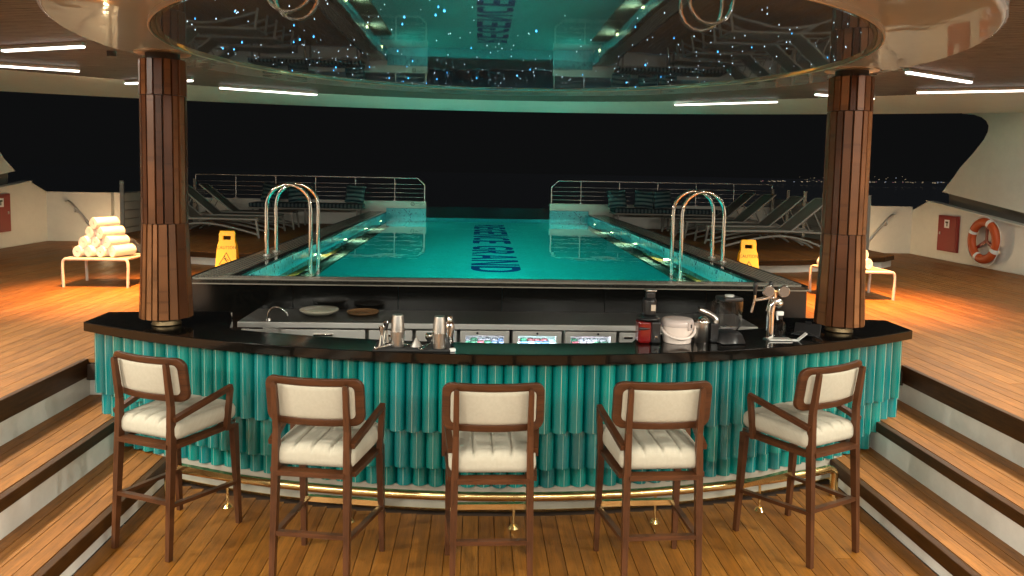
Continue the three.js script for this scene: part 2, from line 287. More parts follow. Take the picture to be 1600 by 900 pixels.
{ // star ceiling
  const o = thing('star_ceiling', 'round dark mirror ceiling with blue star lights above the bar', 'mirror ceiling', [0, 2.893, -4.97]);
  const g = new THREE.CylinderGeometry(2.07, 2.07, 0.06, 96); g.translate(0, 0.03, 0);
  const p = g.attributes.position, uv = g.attributes.uv; for (let i = 0; i < p.count; i++) uv.setXY(i, p.getX(i), p.getZ(i));
  part('mirror_panel', g, MT.mirror, o);
  part('rim_band', lathe([[2.07, 0.0], [2.09, -0.005], [2.112, -0.011], [2.12, -0.011]], 96), MT.lacquer, o);
  part('rim_fascia', lathe([[2.12, -0.011], [2.123, -0.009], [2.123, 0.03]], 96), MT.trim, o);
  part('rim_trim', new THREE.TorusGeometry(2.121, 0.006, 8, 120).rotateX(Math.PI / 2), MT.trim, o, [0, -0.012, 0]);
  const r = rng(99), small = [];
  for (let i = 0; i < 250; i++) { const a = r() * 6.283, q = 2.02 * Math.sqrt(r()), s = new THREE.IcosahedronGeometry(0.0012 + 0.0012 * r(), 0); s.translate(q * Math.cos(a), -0.002, q * Math.sin(a)); small.push(s); }
  const st = part('star_points', merge(small), MT.starWhite, o); st.userData.kind = 'stuff';
  for (let i = 0; i < 44; i++) { const a = r() * 6.283, q = 2.0 * Math.sqrt(r()); part('star_light', new THREE.IcosahedronGeometry(0.0022 + 0.0026 * r(), 1), MT.starBlue, o, [q * Math.cos(a), -0.003, q * Math.sin(a)]); }
}
// LED battens under the wooden ceiling, in zigzag all round
const SP = [[[-5.424, -8.724], [-4.339, -8.26], 'long LED strip light just left of the left column, beside the glossy disc'],
  [[-6.354, -10.077], [-5.492, -10.459], 'LED strip light at the left picture edge, above the white soffit'],
  [[-5.54, -11.906], [-4.333, -11.267], 'LED strip light half hidden behind the left wooden column'],
  [[-4.269, -12.237], [-2.933, -12.999], 'LED strip light right of the left column, under the star ceiling rim'],
  [[3.158, -13.335], [4.59, -12.381], 'LED strip light left of the right column, under the star ceiling rim'],
  [[4.678, -11.152], [5.755, -11.567], 'LED strip light half hidden behind the right wooden column'],
  [[4.612, -8.628], [5.826, -9.353], 'LED strip light slanting down right of the right column'],
  [[5.88, -10.615], [7.154, -10.006], 'LED strip light at the right picture edge, above the white soffit']];
const NEAR = [[[5.4, -2.28], [4.3, -2.74]], [[6.35, -0.92], [5.5, -0.54]], [[5.5, 0.9], [4.3, 0.27]], [[4.27, 1.24], [2.93, 2.0]], [[2.3, 2.55], [0.8, 2.0]]];
for (const [a, b] of NEAR) for (const s of [-1, 1]) SP.push([[s * a[0], a[1]], [s * b[0], b[1]], 'LED strip light on the ceiling behind the viewer']);
SP.forEach(([a, b, label], i) => {
  const dx = b[0] - a[0], dz = b[1] - a[1], L = Math.hypot(dx, dz), ang = Math.atan2(-dz, dx), y = CE - 0.062;
  const t = thing('led_strip_light', label, 'strip light', [(a[0] + b[0]) / 2, y, (a[1] + b[1]) / 2], ang, 'LED strips on the wooden ceiling');
  part('housing', rb(L + 0.02, 0.04, 0.06, 0.004, 1), MT.brushed, t, [0, 0.026, 0]);
  part('diffuser', rb(L, 0.024, 0.056, 0.008, 2), MT.ledGlow, t, [0, -0.004, 0]);
  const l = new THREE.RectAreaLight(WARM, ([40, 95, 3, 1, 1, 3, 40, 95][i] ?? (i < 10 ? 700 : 750)) * STRIP_GAIN, L, 0.05); l.position.set(0, -0.02, 0); l.rotation.x = -Math.PI / 2; t.add(l);
});

function sideShell(s) {
  const dy = s < 0 ? 0.07 : 0, X = s * 8.45;
  const label = s > 0 ? 'white ship side bulwark carrying the orange life ring' : 'white ship side bulwark at the left with one red cabinet';
  const wall = (pts, th, off) => { const sh = new THREE.Shape(pts.map(p => new THREE.Vector2(-p[0], p[1]))); const g = new THREE.ExtrudeGeometry(sh, { depth: th, bevelEnabled: false }); g.rotateY(Math.PI / 2); g.translate(off, 0, 0); return uvm(g, 'z'); };
  const lo = [[4.2, DECK], [4.2, 1.30 + dy], [-8.5, 1.32 + dy], [-11.83, 1.42 + dy], [-14.5, 1.72 + dy], [-15.0, 1.53 + dy], [-15.0, DECK]];
  const t = thing('bulwark', label, 'wall');
  part('panel', wall(lo, 0.12, s > 0 ? X : X - 0.12), MT.hull, t);
  const railPts = [[4.2, 1.30 + dy], [-8.5, 1.32 + dy], [-11.83, 1.42 + dy], [-14.5, 1.72 + dy]];
  part('cap_rail', merge(railPts.slice(1).map((p, i) => bar([X + s * 0.06, railPts[i][1] + 0.01, railPts[i][0]], [X + s * 0.06, p[1] + 0.01, p[0]], 0.17, 0.03, 0.17, 0.03, [0, 1, 0]))), MT.hull, t);
  const up = [[4.2, CE + 0.3], [4.2, 1.50 + dy], [-8.5, 1.52 + dy], [-11.85, 1.645 + dy], [-14.05, 1.92 + dy], [-13.73, 2.2], [-13.56, 2.37], [-13.22, 2.62], [-12.95, 2.85], [-12.86, 2.98], [-12.85, 3.08], [-12.92, 3.17], [-13.05, 3.24], [-13.26, 3.3], [-13.6, 3.34], [-13.6, CE + 0.3]];
  const u = thing('side_fairing', s > 0 ? 'curved white upper hull panel above the orange life ring' : 'curved white upper hull panel above the left red cabinet', 'hull panel');
  part('panel', wall(up, 0.12, s > 0 ? X : X - 0.12), MT.hull, u);
  part('recess_panel', wall([[4.2, 1.2 + dy], [-8.5, 1.25 + dy], [-11.85, 1.38 + dy], [-14.0, 1.62 + dy], [-14.05, 2.0 + dy], [-11.85, 1.72 + dy], [-8.5, 1.6 + dy], [4.2, 1.58 + dy]], 0.04, s > 0 ? X + 0.125 : X - 0.165), MT.recess, u);
  // wall by the stairs, turning back along the platform
  const e = thing('stair_wall', s > 0 ? 'low white wall with a handrail behind the right towel table' : 'low white wall with a handrail behind the left towel table', 'wall');
  part('front_panel', bx(1.2, 0.94, 0.12, s * 7.85, DECK + 0.47, -15.06), MT.hull, e);
  part('return_panel', bx(0.12, 0.94, 4.6, s * 7.19, DECK + 0.47, -17.43, 'z'), MT.hull, e);
  const h = thing('handrail', s > 0 ? 'slanting steel handrail on the low wall near the orange life ring' : 'slanting steel handrail on the low wall left of the towel pyramid', 'handrail');
  part('rail', tube([[s * 8.08, 1.42, -14.98], [s * 8.02, 1.43, -14.93], [s * 7.96, 1.40, -14.92], [s * 7.6, 0.98, -14.92], [s * 7.36, 0.70, -14.92]], 0.022, 24, 8), MT.steel, h);
  for (const [x, y] of [[7.9, 1.33], [7.52, 0.885]]) { const b = part('bracket', tube([[s * x, y - 0.015, -14.92], [s * x, y - 0.1, -14.92], [s * x, y - 0.1, -14.995]], 0.008, 10, 6), MT.steel, h); part('flange', new THREE.CylinderGeometry(0.03, 0.03, 0.012, 12).rotateX(Math.PI / 2), MT.steel, b, [s * x, y - 0.1, -14.99]); }
  // deck light on the side of the platform beside the stairs
  const lamp = thing('deck_lamp', s > 0 ? 'small warm bulkhead lamp low beside the right stair wall' : 'small warm bulkhead lamp low beside the left stair wall', 'lamp', [s * 6.93, 0.77, -14.3]);
  part('housing', rb(0.03, 0.09, 0.18, 0.01, 2), MT.brushed, lamp); part('lens', rb(0.02, 0.06, 0.15, 0.008, 2), MT.spotGlow, lamp, [s * 0.018, 0, 0]);
  const pl = new THREE.PointLight(new THREE.Color(1, 0.68, 0.36), 1.2); pl.position.set(s * 0.06, 0.02, 0); pl.shadow.radius = 2; lamp.add(pl);
}
sideShell(1); sideShell(-1);

// ceiling spot lamps over the towel tables
for (const s of [-1, 1]) {
  const t = thing('ceiling_spot', s > 0 ? 'dark snoot of the ceiling spot over the right towel table' : 'dark snoot of the ceiling spot over the left towel table', 'spot lamp', [s * 4.35, CE - 0.012, -8.9]);
  part('snoot', lathe([[0.046, 0.0], [0.049, 0.0], [0.049, -0.06], [0.046, -0.06], [0.046, 0.0]], 24), MT.ceilBack, t);
  part('lens', new THREE.CylinderGeometry(0.042, 0.042, 0.012, 20), MT.spotGlow, t, [0, -0.012, 0]);
  const l = new THREE.SpotLight(new THREE.Color(1, 0.44, 0.12), 140, 0, 0.68, 0.9, 2); l.position.set(0, -0.024, 0); l.target.position.set(-s * 0.12, -2.7, -0.1); l.shadow.radius = 2; t.add(l); t.add(l.target);
}

// recessed downlights over the bar and the side decks, all above the top of the picture
[[4.7, -6.6, 20], [4.7, -4.2, 31], [4.7, -1.6, 32], [1.5, -2.1, 8], [1.5, 0.9, 22]].forEach(([x, z, cd]) => { for (const s of [-1, 1]) {
  const t = thing('ceiling_downlight', 'small round downlight in the wooden ceiling above the bar area', 'downlight', [s * x, CE - 0.012, z], 0, 'downlights above the bar area');
  part('snoot', lathe([[0.07, 0.0], [0.074, 0.0], [0.074, -0.04], [0.07, -0.04], [0.07, 0.0]], 24), MT.ceilBack, t);
  part('lens', new THREE.CylinderGeometry(0.065, 0.065, 0.01, 20), MT.ledGlow, t, [0, -0.012, 0]);
  const l = new THREE.SpotLight(WARM, cd * DOWN_GAIN, 0, 1.02, 0.7, 2); l.position.set(0, -0.045, 0); l.target.position.set(0, -3, 0); l.shadow.radius = 3.5; t.add(l); t.add(l.target);
} });

// ---------------------------------------------------------------- pool
const WL = 1.03, CP = 1.17, PF = -0.15;
{
  const t = thing('swimming_pool', 'long turquoise lit swimming pool with dark granite coping behind the bar', 'pool');
  const zF = -7.02, zB = -18.05, L = zF - zB, zc = (zF + zB) / 2;
  const fl = part('pool_floor', bx(4.76, 0.1, L, 0, PF - 0.05, zc), MT.mosaicFloor, t);
  for (const s of [-1, 1]) part('side_wall', bx(0.22, CP - 0.035 - PF + 0.1, L + 0.3, s * 2.49, (CP - 0.035 + PF - 0.1) / 2, zc, 'z'), MT.mosaic, t);
  part('front_wall', bx(4.76, CP - 0.035 - PF + 0.1, 0.14, 0, (CP - 0.035 + PF - 0.1) / 2, zF + 0.07), MT.mosaic, t);
  part('end_wall', bx(4.76, WL - 0.004 - PF + 0.1, 0.2, 0, (WL - 0.004 + PF - 0.1) / 2, zB - 0.1), MT.mosaic, t);
  for (const s of [-1, 1]) part('end_pier', bx(0.925, 0.215, 0.2, s * (1.455 + 0.4625), WL + 0.1065, zB - 0.098), MT.mosaic, t);
  part('glass_screen', rb(2.9, 0.27, 0.016, 0.003, 1), MT.glass, t, [0, WL + 0.125, zB - 0.03]);
  // granite: front cladding, returns and coping
  const cl = new THREE.Shape(); { const a = 2.76, r = 0.12; cl.moveTo(-a, 0); cl.lineTo(-a, -(6.80) + 0); }
  const panelW = 5.52 / 6; for (let i = 0; i < 6; i++) part('granite_panel', rb(panelW - 0.003, 0.755, 0.05, 0.003, 1), MT.graniteWall, t, [-2.76 + panelW * (i + 0.5), 0.7525, -6.79]);
  part('plinth_panel', bx(5.5, 0.38, 0.05, 0, 0.186, -6.83), MT.graniteWall, t);
  for (const s of [-1, 1]) for (let i = 0; i < 9; i++) part('granite_panel', rb(0.05, 1.11 - DECK + 0.02, 1.24 - 0.004, 0.004, 1), MT.graniteWall, t, [s * 2.735, (1.11 + DECK) / 2, -6.84 - 1.24 * (i + 0.5)]);
  const ring = (xo, zo, xi, zi, ro, ri, y0, y1, zEnd) => { // U shaped slab around the pool, open at the far end
    const sh = new THREE.Shape(); sh.moveTo(-xo, -zEnd); sh.lineTo(-xo, -zo + ro); sh.absarc(-xo + ro, -zo + ro, ro, Math.PI, 1.5 * Math.PI, false); sh.lineTo(xo - ro, -zo); sh.absarc(xo - ro, -zo + ro, ro, 1.5 * Math.PI, 2 * Math.PI, false); sh.lineTo(xo, -zEnd);
    sh.lineTo(xi, -zEnd); if (ri > 0) { sh.lineTo(xi, -zi + ri); sh.absarc(xi - ri, -zi + ri, ri, 0, -Math.PI / 2, true); sh.lineTo(-xi + ri, -zi); sh.absarc(-xi + ri, -zi + ri, ri, -Math.PI / 2, -Math.PI, true); } else { sh.lineTo(xi, -zi); sh.lineTo(-xi, -zi); } sh.lineTo(-xi, -zEnd);
    const g = new THREE.ExtrudeGeometry(sh, { depth: y1 - y0, bevelEnabled: false, curveSegments: 10 }); g.rotateX(-Math.PI / 2); g.translate(0, y0, 0); return uvm(g, 'x'); };
  part('coping', ring(2.79, -6.735, 2.372, -7.025, 0.1, 0, 1.136, CP - 0.008, zB - 0.05), MT.coping, t);
  part('coping_lip', ring(2.80, -6.728, 2.765, -6.762, 0.11, 0.09, 1.124, 1.1325, zB - 0.05), MT.grate, t);
  for (let i = 0; i < 6; i++) part('grating_bar', ring(2.735 - 0.047 * i, -6.775 - 0.03 * i, 2.735 - 0.047 * i - 0.032, -6.775 - 0.03 * i - 0.021, 0.075 - 0.006 * i, 0.05 - 0.006 * i, CP - 0.0078, CP, zB + 0.2), MT.grate, t);
  // lettering set in blue mosaic on the pool floor, read towards the viewer
  const word = 'REGENCE GRAND', total = 7.55, z0 = -17.25, H = 0.66; let adv = 0; const wd = [];
  for (const ch of word) { const w = ch === ' ' ? 0.55 : ch === 'N' || ch === 'G' || ch === 'A' || ch === 'D' ? 1.08 : 1.0; wd.push(w); adv += w; }
  let at = 0; [...word].forEach((ch, i) => { const w = wd[i] / adv * total; if (ch !== ' ') { const g = new THREE.ShapeGeometry(font.generateShapes(ch, 1), 8); g.computeBoundingBox(); const b = g.boundingBox, sx = (w * 0.86) / (b.max.x - b.min.x), sy = H / (b.max.y - b.min.y);
      g.translate(-b.min.x, -(b.min.y + b.max.y) / 2, 0); g.scale(sx, sy, 1);
      // letter x -> world +z, letter y -> world +x
      const p = g.attributes.position; for (let k = 0; k < p.count; k++) { const x = p.getX(k), y = p.getY(k); p.setXYZ(k, y, 0, x); } g.computeVertexNormals(); part('letter', uvm(g, 'x'), MT.letter, t, [0.02, PF + 0.005, z0 + at]); } at += w; });
  for (const s of [-1, 1]) for (const z of [-8.1, -10.3, -12.5, -14.8, -17.0]) {
    const l = part('pool_light', new THREE.CylinderGeometry(0.06, 0.06, 0.02, 20).rotateZ(Math.PI / 2), MT.poolGlow, t, [s * 2.37, 0.74, z]);
    part('bezel', new THREE.TorusGeometry(0.068, 0.008, 6, 20).rotateY(Math.PI / 2), MT.steel, l, [-s * 0.004, 0, 0]);
    const p = new THREE.SpotLight(new THREE.Color(0.86, 1.0, 0.70), ({ '-17': 5, '-14.8': 9, '-12.5': 17, '-10.3': 25 })[z] ?? 31, 0, 1.5, 0.5, 2); p.position.set(s * 2.345, 0.74, z); p.target.position.set(0, 0.5, z); p.shadow.radius = 2; t.add(p); t.add(p.target);
  }
  const wm = std({ color: lin(1, 1, 1), transmission: 1, thickness: 1, roughness: 0.0, ior: 1.33, attenuationColor: lin(0.19, 0.86, 0.87), attenuationDistance: 1.75, bumpMap: rep(waveTex, 0.35, 0.35), bumpScale: 0.0017 });
  const w = struct('pool_water', bx(4.98, WL + 0.2, L + 0.14, 0, (WL - 0.2) / 2, zc - 0.005), wm);
}
// ladders
function ladder(s) {
  const t = thing('pool_ladder', s > 0 ? 'steel pool ladder with two arched rails on the right pool side' : 'steel pool ladder with two arched rails on the left pool side', 'pool ladder', [s * 2.3, 0, -8.78]);
  for (const dz of [-0.2, 0.2]) {
    const pts = [[s * 0.26, CP - 0.01, dz], [s * 0.26, CP + 0.4, dz]]; for (let i = 0; i <= 8; i++) { const a = i / 8 * Math.PI; pts.push([s * 0.02 + s * 0.24 * Math.cos(a), CP + 0.55 + 0.24 * Math.sin(a), dz]); }
    pts.push([-s * 0.22, CP + 0.4, dz], [-s * 0.22, CP - 0.1, dz], [-s * 0.2, 0.1, dz]);
    part('rail', tube(pts, 0.021, 60, 10), MT.chrome, t);
    part('flange', new THREE.CylinderGeometry(0.04, 0.045, 0.015, 16), MT.steel, t, [s * 0.26, CP + 0.006, dz]);
  }
  for (const y of [0.9, 0.62, 0.34]) part('tread', rb(0.09, 0.03, 0.4, 0.008, 2), MT.steel, t, [-s * 0.2, y, 0]);
}
ladder(-1); ladder(1);

// end walls and railings by the far edge
function endRail(s) {
  const X = (x) => s * x, z = -18.18;
  const w = thing('end_parapet', s > 0 ? 'low white parapet right of the pool end' : 'low white parapet with a small notice left of the pool end', 'parapet');
  part('panel', rb(5.4, 0.57, 0.16, 0.015, 2, 0, 0, 0), MT.hull, w, [X(1.455 + 2.7), 1.13, z]);
  if (s < 0) { const g = new THREE.RingGeometry(0.034, 0.046, 20); part('notice_symbol', mergeGeometries([g, new THREE.PlaneGeometry(0.05, 0.012).rotateZ(0.6), new THREE.PlaneGeometry(0.2, 0.01).translate(0.16, 0.02, 0), new THREE.PlaneGeometry(0.08, 0.01).translate(0.2, -0.015, 0)]), MT.ink, w, [-1.77, 1.345, z + 0.0815]); }
  const t = thing('railing', s > 0 ? 'steel railing on the parapet right of the pool end' : 'steel railing on the parapet left of the pool end', 'railing');
  part('top_rail', merge([cap2([X(1.66), 1.95, z], [X(6.8), 1.95, z], 0.022), cap2([X(1.66), 1.95, z], [X(1.50), 1.80, z], 0.022), cap2([X(1.50), 1.80, z], [X(1.50), 1.41, z], 0.022)]), MT.steel, t);
  for (let i = 0; i < 6; i++) { const x = X(2.2 + i * 0.92); part('post', cap2([x, 1.41, z], [x, 1.94, z], 0.014), MT.steel, t); part('foot', rb(0.08, 0.016, 0.06, 0.004, 1), MT.steel, t, [x, 1.422, z]); }
  for (let k = 0; k < 4; k++) part('bar', cap2([X(1.5 + (k === 3 ? 0.08 : 0)), 1.50 + 0.1 * k, z], [X(6.8), 1.50 + 0.1 * k, z], 0.008, 6), MT.steel, t);
  const u = thing('railing', s > 0 ? 'post and wire railing at the head of the right loungers' : 'post and wire railing at the head of the left loungers', 'railing');
  for (let i = 0; i < (s > 0 ? 6 : 5); i++) part('post', rb(0.07, 1.0, 0.04, 0.006, 1), MT.lounger, u, [X(6.72), 1.35, -17.9 + 0.9 * i]);
  const zN = s > 0 ? -13.4 : -14.3; for (let k = 0; k < 5; k++) part('bar', cap2([X(6.72), 0.98 + 0.16 * k, -18.1], [X(6.72), 0.98 + 0.16 * k, zN], 0.008, 6), MT.steel, u);
}
endRail(1); endRail(-1);

// ---------------------------------------------------------------- bar counter
{
  const t = thing('bar', 'curved bar with black granite top and fluted teal tile front', 'bar');
  const pts = []; const N = 220;
  for (let i = 0; i <= N; i++) { const x = -2.95 + 5.9 * i / N; pts.push([x, barZ(x)]); }
  pts.push([2.96, -5.78], [2.1, -5.86], [2.0, barZ(2.0, 0.52)]);
  for (let x = 1.9; x > 0.84; x -= 0.1) pts.push([x, barZ(x, 0.52)]);
  for (let x = 0.8; x > -2.0; x -= 0.1) pts.push([x, barZ(x, 0.31)]);
  pts.push([-2.0, -5.6], [-2.1, -5.86], [-2.96, -5.78]);
  const sh = new THREE.Shape(pts.map(p => new THREE.Vector2(p[0], -p[1])));
  const g = new THREE.ExtrudeGeometry(sh, { depth: 0.055, bevelEnabled: true, bevelSize: 0.005, bevelThickness: 0.005, bevelSegments: 2 }); g.rotateX(-Math.PI / 2); g.translate(0, TOP - 0.06, 0);
  part('counter_top', uvm(g, 'x'), MT.granite, t);
  const arcPanel = (off, x1, y0, y1, th = 0.03) => { const a = [], b = []; for (let i = 0; i <= 40; i++) { const x = -x1 + 2 * x1 * i / 40; a.push([x, barZ(x, off)]); b.unshift([x, barZ(x, off + th)]); } return prism([...a, ...b], y0, y1); };
  part('front_board', arcPanel(0.198, 2.88, 0.17, TOP - 0.062), MT.tealBack, t);
  part('plinth', arcPanel(0.155, 2.42, 0.0, 0.163, 0.05), std({ color: lin(0.34, 0.32, 0.27), map: rep(plasterTex, 1, 1), roughness: 0.5 }), t);
  part('plinth_strip', arcPanel(0.147, 2.4, 0.002, 0.02, 0.006), MT.brass, t);
  for (const s of [-1, 1]) part('end_panel', bx(0.04, TOP - 0.065, 0.2, s * 2.88, (TOP - 0.065) / 2, -5.72, 'y'), MT.tealBack, t);
  part('back_board', arcPanel(0.29, 2.3, 0.0, TOP - 0.062, 0.012), MT.black, t);
  // fluted tiles, three overlapping tiers
  const flute = (h, depth) => { // glazed tile half-round, drawn up to a fine crest
    const w = 0.1005, P = [], U = [], I = [], n = 9, xs = []; for (let k = -n; k <= n; k++) xs.push(Math.sin(k / n * Math.PI / 2) * w / 2);
    const f = (x) => { const q = Math.abs(x) / (w / 2); return depth * (1 - q ** 2.2) ** 0.62; };
    xs.forEach((x) => { P.push(x, 0, f(x), x, h, f(x)); U.push(x, 0, x, h); }); for (let k = 0; k < 2 * n; k++) { const i = 2 * k; I.push(i, i + 2, i + 3, i, i + 3, i + 1); }
    const o = P.length / 3; xs.forEach((x) => { P.push(x, 0, -0.004, x, 0, f(x)); U.push(x, 0, x, 0.05); }); for (let k = 0; k < 2 * n; k++) { const i = o + 2 * k; I.push(i, i + 2, i + 3, i, i + 3, i + 1); }
    const gg = new THREE.BufferGeometry(); gg.setAttribute('position', new THREE.Float32BufferAttribute(P, 3)); gg.setAttribute('uv', new THREE.Float32BufferAttribute(U, 2)); gg.setIndex(I); gg.computeVertexNormals(); return gg; };
  const r = rng(63);
  [[0.535, TOP - 0.063, 0.085, 3.0, 0], [0.29, 0.56, 0.122, 2.96, 0.25], [0.165, 0.31, 0.155, 2.76, 0.4]].forEach(([y0, y1, off, xm, ph], k) => {
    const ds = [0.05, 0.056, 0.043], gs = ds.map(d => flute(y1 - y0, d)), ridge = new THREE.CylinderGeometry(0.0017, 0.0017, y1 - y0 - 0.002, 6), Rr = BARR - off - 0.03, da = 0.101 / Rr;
    for (let i = -40; i <= 40; i++) { const a = (i + ph) * da, x = Rr * Math.sin(a); if (Math.abs(x) > xm - 0.05) continue; const q = Math.floor(r() * 5), d = Math.floor(r() * 3); const tl = part('tile', gs[d], MT.teal[q], t, [x, y0 + (r() - 0.5) * 0.004, BARC + Rr * Math.cos(a)], [0, a + (r() - 0.5) * 0.09, 0]); part('pale_edge', ridge, MT.paleEdge, tl, [0, (y1 - y0) / 2, ds[d] - 0.0005]); }
  });
}
{ // brass foot rail
  const t = thing('foot_rail', 'polished brass foot rail along the bottom of the bar', 'foot rail');
  const pts = []; for (let i = 0; i <= 24; i++) { const x = -2.12 + 4.24 * i / 24; pts.push([x, 0.19, barZ(x) + 0.05]); }
  const e = (s) => { const x = s * 2.2, z = barZ(2.2) + 0.05; return [[s * 2.17, 0.188, z + 0.005], [x + s * 0.012, 0.165, z], [x + s * 0.014, 0.12, z - 0.005], [x + s * 0.014, 0.0, z - 0.005]]; };
  part('rail', tube([...e(-1).reverse(), ...pts, ...e(1)], 0.027, 160, 12), MT.brass, t);
  for (const x of [-1.78, -0.98, 0.02, 0.9, 1.62]) { const z = barZ(x) + 0.05; part('post', cap2([x, 0.0, z + 0.01], [x, 0.18, z], 0.009, 8), MT.brass, t); part('foot', new THREE.CylinderGeometry(0.018, 0.034, 0.02, 16), MT.brass, t, [x, 0.01, z + 0.01]); }
}
// ---------------------------------------------------------------- columns
function column(s) {
  const t = thing('column', s > 0 ? 'slatted wooden column on the bar end nearest the life ring' : 'slatted wooden column on the bar end nearest the full towel pyramid', 'column', [s > 0 ? 2.385 : -2.37, TOP, -5.36]);
  part('base_ring', lathe([[0.0, 0], [0.096, 0], [0.098, 0.008], [0.092, 0.018], [0.092, 0.06], [0.0, 0.06]], 32), std({ color: lin(0.22, 0.16, 0.09), metalness: 1, roughness: 0.45 }), t, [0, 0.0005, 0]);
  const secs = [[0.055, 0.70, 0.168, 0.144], [0.705, 1.56, 0.146, 0.145], [1.565, 1.80, 0.146, 0.144]], r = rng(s > 0 ? 301 : 302);
  part('core', new THREE.CylinderGeometry(0.128, 0.13, 1.74, 24), MT.core, t, [0, 0.94, 0]);
  part('collar', new THREE.CylinderGeometry(0.11, 0.11, 0.06, 24), MT.core, t, [0, 1.82, 0]);
  part('ceiling_plate', new THREE.CylinderGeometry(0.18, 0.18, 0.008, 32), MT.trim, t, [0, 1.8505, 0]);
  for (const [y0, y1, r0, r1] of secs) {
    let a = r() * 6; const ws = []; let sum = 0; for (let i = 0; i < 16; i++) { const w = 0.7 + 0.7 * r(); ws.push(w); sum += w; }
    for (const w of ws) { const da = w / sum * 2 * Math.PI, am = a + da / 2; a += da; const pr = (r() - 0.5) * 0.006;
      const wid0 = 2 * r0 * Math.sin(da / 2) - 0.011, wid1 = 2 * r1 * Math.sin(da / 2) - 0.011, c0 = r0 * Math.cos(da / 2) + 0.004 + pr, c1 = r1 * Math.cos(da / 2) + 0.004 + pr;
      const g = bar([Math.sin(am) * (c0 - 0.012), y0, Math.cos(am) * (c0 - 0.012)], [Math.sin(am) * (c1 - 0.012), y1, Math.cos(am) * (c1 - 0.012)], 0.026, wid0, 0.026, wid1, [Math.cos(am), 0, -Math.sin(am)]);
      const uvA = g.attributes.uv, o1 = r() * 5, o2 = r() * 5; for (let k = 0; k < uvA.count; k++) uvA.setXY(k, uvA.getX(k) + o1, uvA.getY(k) + o2);
      part('slat', g, MT.slats[Math.floor(r() * 5)], t); }
  }
}
column(-1); column(1);

